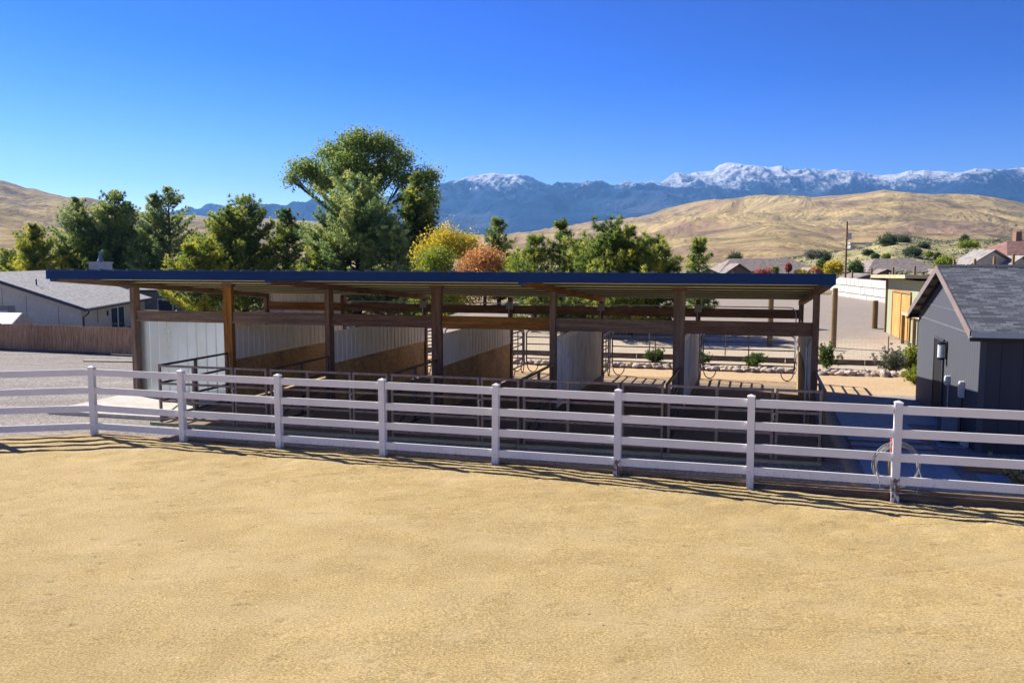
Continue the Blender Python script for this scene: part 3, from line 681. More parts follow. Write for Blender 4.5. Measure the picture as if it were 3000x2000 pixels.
# concrete pad under the left bay
b = MB(); 
for x0, x1 in ((-.5, 1.27), (1.277, 3.05)):
    for y0, y1 in ((-2.9, -1.45), (-1.443, .4)): b.box((x0, y0, -.25), (x1, y1, .095))
pad = b.build('concrete_slab', M_conc); pad.location = TS(0, 0); pad.rotation_euler = (0, 0, -BA)
tag(pad, 'pale sunlit concrete slab under the left bay of the barn', 'slab')

# ------------------------------------------------------------------ steel pens in front
def panel(name, wd, mids, m_, hs=(.10, .53, .97, 1.41), side=False):
    t = empty(name)
    for h in hs: MB().box((.05, -.025, h-.025), (wd-.05, .025, h+.025)).build('rail', m_, t)
    for x in (.025, wd-.025): MB().box((x-.025, -.027, .0), (x+.025, .027, 1.44)).build('upright', m_, t)
    for x in mids: MB().box((x-.03, -.03, .08), (x+.03, .030, 1.40)).build('upright', m_, t)
    return t
PS = -3.12
bays = ['leftmost stall', 'second stall from the left', 'middle stall', 'fourth stall from the left', 'rightmost stall']
wideP = panel('pipe_fence', 2.12, (1.0,), M_rust); gateP = panel('pen_gate', .88, (), M_rust)
MB().tube([(.0, -.04, .95), (-.06, -.05, .90), (-.03, -.05, .80)], .012, 5).build('chain_latch', M_galvt, gateP)
for k in range(5):
    a = wideP if k == 0 else copy_tree(wideP); a.location = TS((k+1)*BAY+.06, PS, .02); a.rotation_euler = (0, 0, -BA)
    tag(a, 'wide rusty steel pen panel across the front of the '+bays[k], 'fence panel', 'wide steel panels fronting the stalls')
    a = gateP if k == 0 else copy_tree(gateP); a.location = TS((k+1)*BAY+2.22, PS, .02); a.rotation_euler = (0, 0, -BA)
    tag(a, 'narrow steel gate with chain latch fronting the '+bays[k], 'gate', 'narrow steel gates fronting the stalls')
sideP = panel('stall_divider', 2.9, (1.45,), M_black); MB().bar((.1, 0, .12), (1.4, 0, .52), .03, .03).build('brace', M_black, sideP)
sl = ['at the left end of the pens beside the concrete slab', 'between the first and second stalls', 'between the second and middle stalls', 'between the middle and fourth stalls', 'between the fourth and last stalls', 'at the right end of the pens beside the patio']
for k in range(6):
    a = sideP if k == 0 else copy_tree(sideP); a.location = TS((k+1)*BAY+.03, PS+.05, .02); a.rotation_euler = (0, 0, -BA+R(90))
    tag(a, 'dark steel side panel '+sl[k], 'fence panel', 'side panels dividing the stall fronts')
for k in range(5):
    b = MB().box((0, -.02, -.12), (BAY-.02, .02, .07)); o = b.build('treated_board', M_treated)
    o.location = TS((k+1)*BAY, -3.42); o.rotation_euler = (0, 0, -BA)
    tag(o, 'greenish treated kickboard on the ground before the '+bays[k], 'board', 'kickboards along the pens')
# rear tube gates and run dividers
def arcrect(w_, z0, z1, r, n=5):
    pts = []
    for cx, cz, a0 in ((w_-r, z0+r, -90), (w_-r, z1-r, 0), (r, z1-r, 90), (r, z0+r, 180)):
        for i in range(n+1):
            a = R(a0+90*i/n); pts.append((cx+r*math.cos(a), 0, cz+r*math.sin(a)))
    return pts
def tubegate(name, w_, m_, mids, feet=True):
    t = empty(name)
    MB().tube(arcrect(w_, .28, 1.52, .16), .027, 6, True).build('frame', m_, t)
    for h in (.50, .76, 1.02, 1.27): MB().tube([(.02, 0, h), (w_-.02, 0, h)], .022, 6).build('rail', m_, t)
    for x in mids: MB().tube([(x, 0, .28), (x, 0, 1.52)], .019, 6).build('upright', m_, t)
    if feet:
        for x0 in (.03, w_-.43): MB().tube([(x0+.2-.2*math.cos(R(a)), 0, .28-.27*math.sin(R(a))) for a in range(0, 181, 20)], .019, 6).build('foot_loop', m_, t)
    return t
gB = tubegate('tube_gate', BAY-.14, M_tube, (1.5,))
for k in range(5):
    a = gB if k == 0 else copy_tree(gB); a.location = TS((k+1)*BAY+.07, 8.85); a.rotation_euler = (0, 0, -BA)
    tag(a, 'bronze tube gate with looped feet behind the '+bays[k], 'gate', 'tube gates behind the barn')
gS = tubegate('run_divider', 1.65, M_tube, (.8,)); gR = tubegate('run_divider', 1.65, M_galvt, (.8,))
for k in range(6):
    a = gS if k == 0 else gR if k == 5 else copy_tree(gS); a.location = TS((k+1)*BAY, 7.13); a.rotation_euler = (0, 0, -BA+R(90))
    tag(a, ('pale galvanised' if k == 5 else 'bronze')+' tube panel behind the barn '+['left of the leftmost stall run', 'between the first two stall runs', 'between the second and middle runs', 'between the middle and fourth runs', 'between the fourth and last runs', 'at the right end of the stall runs'][k], 'fence panel', 'run dividers behind the barn')

# ------------------------------------------------------------------ white four-rail fence
fa = R(16.84); fd = Vector((math.cos(fa), -math.sin(fa), 0)); ld_ = Vector((-.98, -.2, 0)).normalized()
P0 = Vector((-9.64, 19.607, 0))
fence = empty('white_fence', P0, 0, 'white four-rail vinyl fence running along the back of the sand arena', 'fence')
SPC = 2.4325
pts = [ld_*SPC*3, ld_*SPC*2, ld_*SPC, Vector((0,0,0))]+[fd*SPC*i for i in range(1, 11)]
for i, p in enumerate(pts):
    bad = i in (8, 10)
    b = MB().box((-.0635, -.0635, -.4), (.0635, .0635, 1.59)); 
    b.box((-.072, -.072, 1.591), (.072, .072, 1.604)); b.raw([(-.07,-.07,1.605),(.07,-.07,1.605),(.07,.07,1.605),(-.07,.07,1.605),(0,0,1.64)], [(0,3,2,1),(0,1,4),(1,2,4),(2,3,4),(3,0,4)])
    o = b.build('post', M_scuff if bad else M_white, fence); o.location = p; o.rotation_euler = (random.uniform(-.009,.009), random.uniform(-.009,.009), -fa if i > 3 else math.atan2(-ld_.y, -ld_.x) if i < 3 else -R(3))
    if bad: tag(o, 'fence post with scuffed chewed base')
for a, c in zip(pts[:-1], pts[1:]):
    d = (c-a).normalized()
    for h in (.235, .65, 1.065, 1.48):
        MB().bar(a+d*.0645+Vector((0,0,h+random.uniform(-.008,.006))), c-d*.0645+Vector((0,0,h+random.uniform(-.008,.006))), .038, .148).build('rail', M_white, fence)
# timbers along the fence
for i in range(-3, 9):
    a, c = (P0+fd*SPC*i+Vector((.05,.16,0)), P0+fd*SPC*(i+1)+Vector((.03,.16,0))) if i >= 0 else (P0-ld_*SPC*i*1.0*1+Vector((-.0,.16,0)), P0-ld_*SPC*(i+1)+Vector((-.02,.16,0)))
    if i < 0: a, c = P0+ld_*SPC*(-i)+Vector((0,.16,0)), P0+ld_*SPC*(-i-1)+Vector((-.03,.16,0))
    mid_ = (a+c)/2; dd = c-a; o = MB().box((-dd.length/2+.01, -.07, -.25), (dd.length/2-.01, .07, (.035, .05, .03)[i % 3])).build('landscape_timber', M_timber)
    o.location = mid_; o.rotation_euler = (0, 0, math.atan2(dd.y, dd.x)+random.uniform(-.006, .006))
    tag(o, 'weathered ground timber below the white fence, '+('three spans left of the bend','two spans left of the bend','span just left of the bend','span just right of the bend','second span right of the bend','third span right of the bend','fourth span right of the bend','span left of the scuffed middle post','span right of the scuffed middle post','span before the hose coil','span just right of the hose coil','last span at the right edge')[i+3], 'timber', 'timbers edging the arena')

# ------------------------------------------------------------------ patio, grey shed and what stands there
b = MB()
for x0, x1, y0, y1 in ((19.5,20.34,-4.9,-3.25),(20.346,21.15,-4.9,-3.25),(19.5,20.34,-3.244,-1.6),(20.346,21.15,-3.244,-1.6),(19.5,20.34,-1.45,-.95),(20.346,21.15,-1.45,-.95),
                       (19.5,20.3,-.80,1.1),(20.306,21.05,-.80,1.1),(19.5,20.3,1.106,3.1),(20.306,21.05,1.106,3.1),(21.056,21.9,1.6,3.1),(21.3,21.9,-.9,.45),(21.5,24.5,-4.2,-3.4)):
    b.box((x0, y0, -.1), (x1, y1, .035))
o = b.build('patio', M_concshade); o.location = TS(0,0); o.rotation_euler = (0,0,-BA); tag(o, kind='structure')
for i, (y0, ln_) in enumerate(((-1.525, 1.75), (-.875, 1.75))):
    o = MB().box((0, -.045, -.05), (ln_, .045, .06)).build('step_timber', W_DARK[1]); o.location = TS(19.45, y0); o.rotation_euler = (0,0,-BA)
    tag(o, ('dark timber strip crossing the patio, nearer one', 'dark timber strip crossing the patio, farther one')[i], 'timber')
o = MB().box((0, 0, -.02), (.9, .14, .16)).box((0, .145, -.02), (.9, .28, .14)).build('old_timbers', M_timber); o.location = TS(21.35, -3.1); o.rotation_euler = (0,0,-BA-.3)
tag(o, 'short dark timber pile lying beside the patio near the shrubs', 'timber')

def sidingmat(name, c, pitch, axis, w_=.06):
    m, nt, b = newmat(name); co = coords(nt); g = nt.nodes.new('ShaderNodeSeparateXYZ'); nt.links.new(co, g.inputs[0])
    q = nd(nt, 'ShaderNodeMath', operation='MODULO'); a = nd(nt, 'ShaderNodeMath', operation='ADD'); a.inputs[1].default_value = 100*pitch
    nt.links.new(g.outputs[axis], a.inputs[0]); nt.links.new(a.outputs[0], q.inputs[0]); q.inputs[1].default_value = pitch
    lt = nd(nt, 'ShaderNodeMath', operation='LESS_THAN'); nt.links.new(q.outputs[0], lt.inputs[0]); lt.inputs[1].default_value = pitch*w_
    n = noise(nt, coords(nt, (3,3,.5)), 2.2, 5)
    col = ramp(nt, n, [(.3, tuple(x*.88 for x in c)), (.7, tuple(x*1.1 for x in c))])
    nt.links.new(mix(nt, lt.outputs[0], col, tuple(x*.35 for x in c)), b.inputs['Base Color'])
    iv = nd(nt, 'ShaderNodeMath', operation='SUBTRACT'); iv.inputs[0].default_value = 1; nt.links.new(lt.outputs[0], iv.inputs[1])
    bump(nt, b, iv.outputs[0], .8, .012); b.inputs['Roughness'].default_value = .7; return m
def shinglemat(name, c1, c2, c3, sx=1, along='X', sy=1):
    m, nt, b = newmat(name)
    br = nd(nt, 'ShaderNodeTexBrick', Scale=1.0); br.inputs['Brick Width'].default_value = .34*sx; br.inputs['Row Height'].default_value = .14*sy
    br.inputs['Mortar Size'].default_value = .008; br.inputs['Color1'].default_value = (0,0,0,1); br.inputs['Color2'].default_value = (1,1,1,1); br.inputs['Mortar'].default_value = (.0,.0,.0,1)
    nt.links.new(coords(nt, kind='UV'), br.inputs['Vector'])
    col = ramp(nt, br.outputs['Color'], [(0, c1), (.5, c2), (1, c3)])
    col = mix(nt, .6, col, ramp(nt, noise(nt, coords(nt), 20, 4, .8), [(.3, .6), (.7, 1.4)]), 'MULTIPLY')
    nt.links.new(col, b.inputs['Base Color']); b.inputs['Roughness'].default_value = .92
    bump(nt, b, br.outputs['Fac'], -.7, .015); return m
def quad_uv(o, uaxis, vaxis):
    me = o.data; uv = me.uv_layers.new(name='UVMap'); U = Vector(uaxis).normalized(); V = Vector(vaxis).normalized()
    for l in me.loops:
        c = me.vertices[l.vertex_index].co; uv.data[l.index].uv = (c.dot(U), c.dot(V))
    return o
M_shG = shinglemat('charcoal_shingles', (.035,.040,.052), (.080,.09,.11), (.15,.16,.19), .75, sy=.75)
M_shB = shinglemat('grey_shingles', (.21,.20,.205), (.29,.285,.29), (.37,.36,.365), 1, sy=1.3)
M_shT = shinglemat('brown_tiles', (.17,.135,.12), (.235,.19,.17), (.30,.25,.225), 1.2, sy=2.5)
M_shR = shinglemat('red_tiles', (.15,.075,.06), (.21,.105,.085), (.27,.14,.115), 1, sy=2.5)
M_gsid = sidingmat('grey_siding', (.060,.066,.086), .2032, 1, .10)
M_gsidx = sidingmat('shaded_siding', (.032,.036,.05), .40, 0, .04)  # same siding as the gable, with the front wall's shade in its colour
shed = empty('grey_shed', TS(21.95, 0), -BA, 'dark grey gabled outbuilding with charcoal shingle roof right of the patio', 'shed')
# local frame: x along the ridge, y back; wall x=0
y0, y1, ym, ze, zr_ = -1.25, 5.95, 2.35, 2.57, 3.90; LN = 9.0
sl_ = (zr_-ze)/(ym-(y0-.25))
g = MB().prism([(0,y0,-.1),(0,y1,-.1),(0,y1,2.50),(0,ym,3.72),(0,y0,2.50)], (.12,0,0)); g.build('gable_wall', M_gsid, shed)
MB().box((.121, y0, -.1), (LN, y0+.1, 2.46)).build('front_wall', M_gsidx, shed)
MB().box((.121, y1-.1, -.1), (LN, y1, 2.46)).build('rear_wall', M_gsidx, shed)
MB().prism([(LN+.001,y0,-.1),(LN+.001,y1,-.1),(LN+.001,y1,2.44),(LN+.001,ym,3.70),(LN+.001,y0,2.44)], (.12,0,0)).build('gable_wall', M_gsid, shed)
MB().box((-.014, y0, 2.42), (-.001, y1, 2.46)).box((-.012, y0+1.1, 2.84), (-.001, y1-1.1, 2.86)).build('siding_band', flat('band_grey', (.13,.135,.155)), shed)
for sgn in (-1, 1):
    ye = y0-.25 if sgn < 0 else y1+.25; RX0, RX1 = -.24, LN+.5
    o = MB().prism([(RX0,ym,zr_),(RX0,ye,ze),(RX0,ye,ze-.05),(RX0,ym,zr_-.05)], (RX1-RX0,0,0)).build('roof', M_shG, shed)
    quad_uv(o, (1,0,0), (0, ym-ye, zr_-ze))
    MB().prism([(RX0-.025,ym,zr_+.012),(RX0-.025,ye,ze+.012),(RX0-.025,ye,ze-.17),(RX0-.025,ym,zr_-.17)], (.024,0,0)).build('rake_board', flat('taupe_trim', (.21,.165,.155)), shed)
    d_ = Vector((0, ye-ym, ze-zr_)); 
    MB().prism([(RX0+.002,ym,zr_-.052),(RX0+.002,ye,ze-.052),(RX0+.002,ye,ze-.066),(RX0+.002,ym,zr_-.066)], (.22,0,0)).build('soffit', flat('soffit_tan', (.30,.25,.20)), shed)
    for q in (.16, .36, .56, .76, .93):
        c = Vector((0, ym, zr_-.09))+d_*q; MB().box((RX0+.003, c.y-.02, c.z-.045), (-.016, c.y+.02, c.z+.02)).build('lookout', flat('soffit_dark', (.16,.13,.11)), shed)
    MB().box((RX0-.02, min(ye, ye+sgn*.02), ze-.20), (RX1, max(ye, ye+sgn*.02), ze-.02)).build('eave_board', flat('black_trim', (.02,.022,.028)), shed)
MB().box((RX0-.02, y0-.39, ze-.11), (RX1, y0-.275, ze-.095)).box((RX0-.02, y0-.40, ze-.11), (RX1, y0-.385, ze+.005)).build('gutter', flat('gutter_grey', (.36,.40,.46), .35, .3), shed)
b = MB(); x = -.24
while x < LN+.4: b.prism([(x, ym-.14, zr_-.035), (x, ym, zr_+.03), (x, ym+.14, zr_-.035), (x, ym, zr_+.0)], (.3,0,0)); x += .33
b.build('ridge_cap', M_shG, shed)
d = MB().box((-.03, 2.27, .03), (-.001, 3.33, 2.02)).build('door', flat('black_door', (.008,.009,.012), .7), shed)
MB().box((-.045, 2.215, .0), (-.002, 2.268, 2.08)).box((-.045, 3.332, .0), (-.002, 3.385, 2.08)).box((-.045, 2.27, 2.022), (-.002, 3.33, 2.08)).build('door_frame', flat('dark_frame', (.05,.055,.07)), shed)
l_ = MB().box((-.03, 1.88, 1.62), (-.002, 2.12, 2.06)).build('lantern', flat('black_trim', (.02,.022,.028)), shed)
MB().lathe([(.075,1.66),(.075,1.98)], (-.13, 2.0, 0), 10).build('glass', flat('frosted_glass', (.75,.78,.82), .3), l_)
MB().lathe([(.10,1.99),(.10,2.03),(.04,2.06)], (-.13, 2.0, 0), 10).lathe([(.09,1.60),(.09,1.65)], (-.13, 2.0, 0), 10).build('lamp_cap', flat('black_trim', (.02,.022,.028)), l_)
for y_, z_, h_ in ((1.5, 1.05, .22), (.0, .98, .36)):
    o = MB().box((-.10, y_-.07, z_), (-.002, y_+.07, z_+h_)).box((-.115, y_-.055, z_+.03), (-.1005, y_+.055, z_+h_-.03)).build('electrical_box', flat('box_white', (.55,.58,.62), .4), shed)
    MB().tube([(-.03, y_, z_), (-.03, y_, .1)], .013, 6).build('conduit', flat('box_white', (.55,.58,.62), .4) if y_ > 1 else flat('black_trim', (.02,.022,.028)), shed)
ac = empty('condenser_unit', TS(21.58, -.25, .035), -BA, 'small dark air conditioning condenser on a pad beside the grey outbuilding', 'air conditioner')
MB().box((-.16, -.32, .05), (.16, .32, .56)).box((-.17,-.33,.5605),(.17,.33,.575)).build('casing', flat('casing_blue_grey', (.13,.19,.26), .5), ac)
for z_ in np.arange(.10, .54, .05): MB().box((-.172, -.26, z_), (-.161, .12, z_+.02)).build('louvre', flat('louvre_dark', (.03,.05,.08)), ac)
MB().box((-.15, -.3, 0), (-.08, .3, .05)).box((.08, -.3, 0), (.15, .3, .05)).build('base', flat('black_trim', (.02,.022,.028)), ac)
o = MB().box((-.10,-.002,.03),(.10,.002,.20)).box((-.01,-.002,-.02),(.01,.002,.03)).build('small_sign', flat('pale_sign', (.5,.56,.66))); o.location = TS(21.8,-.95,.03); o.rotation_euler = (R(-25), R(20), -BA+.3)
tag(o, 'small pale tag on a stake beside the condenser', 'sign')

# hydrant post with hose
hp = TS(19.80, -4.88)
hyd = empty('yard_hydrant', (hp.x, hp.y, 0), -BA, 'red-topped yard hydrant strapped to a wooden stake behind the white fence', 'hydrant')
MB().box((-.045, -.045, -.2), (.045, .045, .58)).build('stake', M_postw, hyd)
MB().tube([(0, -.075, -.1), (0, -.075, .95)], .017, 8).build('pipe', M_galvt, hyd)
b = MB()
for i in range(9): b.lathe([(.032, 0), (.042, .018), (.030, .036)], (.0, -.075, .64+i*.04), 8)
b.tube([(0,-.075,1.0),(0.02,-.16,.98),(.02,-.19,.9)], .022, 6); b.build('red_handle', flat('red_paint', (.55,.07,.035), .5), hyd)
hose = empty('hose_coil', (hp.x, hp.y-.13, .02), -BA+R(8), 'pale grey hose coiled in loops around the hydrant stake', 'hose')
b = MB(); rng = np.random.RandomState(3); pts_ = []
for i in range(5*28+1):
    a = 2*math.pi*i/28; kk = i/28; rx = .34+.03*math.sin(kk*2.1)+.010*kk; rz_ = .36+.03*math.cos(kk*1.7)
    pts_.append((rx*math.sin(a)+.02*math.sin(kk), -.05-.028*(kk % 5)+.02*math.sin(a*2), .42+.02*kk+rz_*math.cos(a)))
pts_ += [(.25,-.2,.75),(.38,-.24,.3),(.30,-.3,.03),(.0,-.33,.02),(-.3,-.3,.1),(-.35,-.2,.35)]
b.tube(pts_, .0085, 6); b.build('hose', flat('hose_grey', (.33,.33,.32), .5), hose, True)

# shrubs beside the grey shed (in its shade)
def shrub(name, loc, r, h, n, size, seed, mat, label, cat='shrub', group=None, clump=.09, spiky=False):
    rng = np.random.RandomState(seed); root = empty(name, loc, 0, label, cat, group)
    st = MB(); cen = []; dr = []; tn = []
    for i in range(26 if spiky else 20):
        a = rng.uniform(0, 6.28); tilt = rng.uniform(.1, 1.0)**.7; L_ = rng.uniform(.6, 1.1)
        tip = Vector((math.cos(a)*r*tilt*L_, math.sin(a)*r*tilt*L_, h*L_*(1-.45*tilt*tilt))); m0 = Vector((tip.x*.55, tip.y*.55, tip.z*.40))
        st.tube([(0,0,-.03), m0, tip], [.012, .008, .003], 4)
        for f in np.linspace(.25, 1, 9):
            c = m0.lerp(tip, (f-.4)/.6) if f > .4 else Vector((0,0,.0)).lerp(m0, .45+f)
            for q in range(3):
                cen.append(np.array(c)+rng.normal(0, clump*.6, 3)); dr.append(np.array((tip-m0).normalized())*.9+rng.normal(0,.3,3)); tn.append(rng.uniform(.2,.9)*.7+.2*f)
    cen = np.array(cen); cen[:,2] = np.abs(cen[:,2])+.02
    v, f, t = blades(cen, np.array(dr), np.array(tn), rng, max(4, n//len(cen)), size, size*.38, .65)
    fast('foliage', v, f, mat, root, attr=t); st.build('stems', M_bark, root); return root
shrub('sage_shrub', TS(22.2, -4.55), .75, .72, 6500, .075, 31, L_sage, 'grey-green airy shrub beside the patio, left one of two', group='shrubs before the grey shed')
shrub('sage_shrub', TS(23.6, -4.55), .8, .95, 7500, .075, 32, L_sage, 'grey-green airy shrub at the right edge of the picture', group='shrubs before the grey shed')
shrub('sage_shrub', TS(22.3, -5.4), .5, .18, 2500, .06, 33, L_sage, 'low creeping sprig at the foot of the timber edging', group='shrubs before the grey shed')

# ------------------------------------------------------------------ back yard: rocks, bank, shrubs, wire fence
rockm = pm('river_rock', (.26,.20,.16), (.44,.36,.30), 5, .9, 14, .02, c3=(.60,.52,.46), rnd=.3, fine=.3)
def rockmesh(seed):
    import bmesh
    bm = bmesh.new(); bmesh.ops.create_icosphere(bm, subdivisions=2, radius=1); rng = np.random.RandomState(seed); ks = rng.normal(0, 1, (5, 3))
    for v in bm.verts:
        c = np.array(v.co); q = 1
        for kx in ks: q -= .16*max(0, c.dot(kx/np.linalg.norm(kx))-.62)*3
        v.co = v.co*q*(1+.06*rng.normal()); v.co.z *= .7; v.co.x *= 1.25
    me = bpy.data.meshes.new('rock'); bm.to_mesh(me); bm.free(); me.materials.append(rockm); return me
rm = [rockmesh(s) for s in range(8)]; rng = np.random.RandomState(12); i = 0
for row in range(3):
    t = 8.2
    while t < 24.3 and i < 290:
        r = rng.uniform(.07, .15)*(1.25 if row == 0 else 1); o = bpy.data.objects.new('rock', rm[rng.randint(8)]); C.objects.link(o)
        o.location = TS(t, 11.0+.24*row+rng.normal(0, .07), .05+.02*row); o.scale = (r, r, r*rng.uniform(.8, 1.3)); o.rotation_euler = (rng.uniform(-.3,.3), rng.uniform(-.3,.3), rng.uniform(0, 6))
        tag(o, 'rounded tan stone in the rock row behind the barn', 'rock', 'rocks lined up behind the barn'); t += r*2.0+rng.uniform(0, .05); i += 1
for k in range(9):
    o = MB().box((0, -.07, -.1), (2.9, .07, .20)).build('garden_timber', M_timber); o.location = TS(1+k*2.93, 14.3+.03*math.sin(k*2)); o.rotation_euler = (0,0,-BA)
    tag(o, 'dark timber in the border behind the rocks, '+('first','second','third','fourth','fifth','sixth','seventh','eighth','ninth')[k]+' from the left end', 'timber', 'timbers bordering the back bed')
o = None
for i, (t, s, r, h, m_, lab) in enumerate([
   (20.0,12.9,.55,.85,L_green,'bright green juniper bush right of the barn'), (22.15,12.0,.65,.9,L_sage,'blue-grey bush with bare lower stems before the lime bush'),
   (22.9,12.9,.6,.95,L_lime,'lime juniper bush behind the blue-grey bush'), (22.6,9.35,.5,.5,L_lime,'low yellow-green shrub in front of the rock row'),
   (13.6,13.2,.5,.45,L_green,'small green bush seen through the fourth stall'), (15.3,12.9,.6,.45,L_green,'spreading green bush seen through the last stall, left one'), (17.4,12.9,.55,.5,L_green,'spreading green bush seen through the last stall, right one'),
   (9.9,13.0,.4,.35,L_green,'tiny green bush seen through the middle stall')]):
    p = TS(t, s); shrub('juniper_bush' if i < 3 else 'green_shrub', (p.x, p.y, gz(p.x, p.y)), r, h, 7000, .085, 50+i, m_, lab, 'bush', 'bushes in the back bed', clump=.08)
wf = empty('wire_fence', TS(1, 14.6), -BA, 'thin wire mesh fence on slim stakes above the timber border', 'fence')
for k in range(9): MB().box((k*3.05-.02, -.02, -.2), (k*3.05+.02, .02, 1.12)).build('stake', flat('stake_tan', (.30,.25,.17), .8), wf)
b = MB()
for z_ in np.arange(.12, 1.06, .15): b.tube([(0, 0, z_), (24.4, 0, z_)], .0022, 3)
x = 0
while x < 24.4: b.tube([(x, 0, .1), (x, 0, 1.05)], .0016, 3); x += .15
b.build('wire_mesh', M_galvt, wf)
for x, y_, h, r, lab in ((14.5,38.7,2.68,.12,'tall thick wooden post right of the barn'), (19.4,46,1.5,.15,'short thick wooden post before the block wall'),
                      (11.9,39.6,2.3,.13,'wooden post glimpsed through the last stall'),(7.9,47,2.2,.1,'wooden post glimpsed through the fourth stall, right'),(6.9,47.5,2.2,.1,'wooden post glimpsed through the fourth stall, left')):
    z_ = gz(x, y_); o = MB().lathe([(r*1.02,-.3),(r,h-.04),(r*.9,h)], n=12).build('wooden_post', M_postw); o.location = (x, y_, z_); tag(o, lab, 'post', 'wooden posts in the back field')

# green utility shed with orange door
def shedpos(): return Vector((19.1, 44.1, .28))
gs = empty('green_shed', (19.3, 44.3, .25), -BA+R(4), 'weathered green shed with flat roof and orange plywood door', 'shed')
M_gr = sidingmat('faded_green_siding', (.30,.33,.20), .5, 1, .03)
def rot_box(a, b_, n, m_, par): return MB().box(a, b_).build(n, m_, par)
rot_box((0, -6.2, 0), (4.5, 0, 2.85), 'body', M_gr, gs)
MB().prism([(-.75, -6.9, 2.98), (-.75, .5, 2.86), (-.75, .5, 3.02), (-.75, -6.9, 3.14)], (5.6,0,0)).build('roof', flat('pale_roof_wood', (.46,.38,.24)), gs)
rot_box((-.04, -4.95, .05), (-.002, -1.4, 2.15), 'door', pm('orange_plywood', (.46,.22,.06), (.60,.32,.10), 1.5, .7, fine=.2), gs)
for y_ in (-5.03, -3.22, -1.4): rot_box((-.07, y_, .03), (-.041, y_+.1, 2.22), 'door_batten', flat('amber_batten', (.36,.19,.06)), gs)
rot_box((-.075, -5.03, 2.225), (-.041, -1.3, 2.33), 'door_batten', flat('amber_batten', (.36,.19,.06)), gs)
rot_box((-.09, .02, 0), (.04, .13, 2.9), 'corner_post', M_postw, gs)
hr = empty('hitching_rail', (18.15, 39.9, .2), -BA+R(4), 'low wooden hitching rail before the green shed', 'rail')
for y_ in (0, -2.1): rot_box((-.07, y_-.07, -.2), (.07, y_+.07, 1.3), 'leg', M_postw, hr)
MB().bar((0, .35, 1.36), (0, -3.0, 1.36), .05, .14).build('beam', flat('pale_roof_wood', (.46,.38,.24)), hr)
# block wall: each block a part
bw = empty('block_wall', (29.8, 77, .6), math.atan2(64-77, 27.6-29.0)+0, 'retaining wall of three courses of white concrete blocks', 'wall')
M_blk = pm('white_block', (.40,.385,.36), (.53,.51,.48), 2, .9, 12, .03, rnd=.08)
for c in range(3):
    x = -.6*(c % 2)-3.6
    while x < 19.5:
        w_ = 1.2; MB().box((x+.03, -.3, c*.64-.05), (x+w_-.03, .3, c*.64+.54)).build('block', M_blk, bw); x += w_

# ------------------------------------------------------------------ left side: board fence, house, playhouse
fl = Vector((-25.0, 56.3)); fr2 = Vector((-35.6, 60.0)); dfl = (fl-fr2).normalized(); bf = empty('board_fence', (fr2.x, fr2.y, 0), math.atan2(dfl.y, dfl.x), 'weathered brown vertical board privacy fence beyond the gravel yard', 'fence')
def zf_(x): p = fr2+dfl*x; return gz(p.x, p.y)
x = -5; cnt = 0; rng = np.random.RandomState(5)
while x < 15.5:
    b = MB(); x1 = x+2.4; q = x
    while q < x1-.01:
        h = 1.83+rng.uniform(-.02, .02); z_ = zf_(q); o_ = rng.uniform(0, .008); b.box((q+.004, -.01-o_, z_+.05), (q+.142, .012-o_, z_+h)); q += .146
    b.build('board_section', M_fencew, bf); z_ = zf_(x+1.2); MB().box((x, -.05, z_-.03), (x1, -.022, z_+.12 if x < 8 else z_+.03)).build('kick_board', W_GREY[1], bf)
    MB().box((x-.03, .0, z_-.3), (x+.03+.03, .10, z_+1.86)).build('post', M_fencew, bf); x = x1
M_tan = pm('tan_siding', (.66,.59,.45), (.76,.69,.54), .6, .8, fine=.1)
M_navyt = flat('slate_trim', (.055,.075,.115), .5)
hd = Vector((-3, 20)).normalized(); house = empty('ranch_house', (-34.7, 70.0, -2.4), math.atan2(-.148, -.989)+0, 'tan ranch house with grey shingle roof beyond the board fence', 'house')
# local: x to the left along the gable, y toward camera side is +? -> build with explicit vectors
gx = Vector((-.989, -.148, 0)); gy = Vector((-.148, .989, 0)); house.rotation_euler = (0, 0, 0)
def HV(a, b_, z_): return gx*a+gy*b_+Vector((0, 0, z_))
HW, HL, EV = 8.0, 20.0, 2.47; rise = .36
def hprism(poly, d, n, m_, par=None): return MB().prism([HV(*p) for p in poly], d).build(n, m_, par or house)
hprism([(.5,.5,-.3),(15.5,.5,-.3),(15.5,.5,EV),(8,.5,EV+7.5*rise),(.5,.5,EV)], gy*.2, 'gable_wall', M_tan)
hprism([(.5,.7,-.3),(.7,.7,-.3),(.7,.7,EV),(.5,.7,EV)], gy*19, 'side_wall', M_tan)
o = hprism([(-.1,-.1,EV-.02),(8,-.1,EV+8.1*rise-.02),(8,-.1,EV+8.1*rise+.04),(-.1,-.1,EV+.04)], gy*20.3, 'roof', M_shB); quad_uv(o, gy, gx+Vector((0,0,rise)))
o = hprism([(16.1,-.1,EV-.02),(8.001,-.1,EV+8.1*rise-.02),(8.001,-.1,EV+8.1*rise+.04),(16.1,-.1,EV+.04)], gy*20.3, 'roof', M_shB); quad_uv(o, gy, -gx+Vector((0,0,rise)))
hprism([(-.12,-.13,EV-.24),(8,-.13,EV+8.1*rise-.24),(8,-.13,EV+8.1*rise+.0),(-.12,-.13,EV+.0)], gy*.028, 'rake_board', M_navyt)
hprism([(-.13,-.1,EV-.19),(-.13,-.1,EV+.0),(-.25,-.1,EV+.0),(-.22,-.1,EV-.14)], gy*20.3, 'gutter', M_navyt)
b = MB(); b.tube([HV(-.18,.5,EV-.1), HV(.0,.62,EV-.45), HV(.42,.85,EV-.75), HV(.42,.85,0)], .06, 6); b.build('downspout', M_navyt, house)
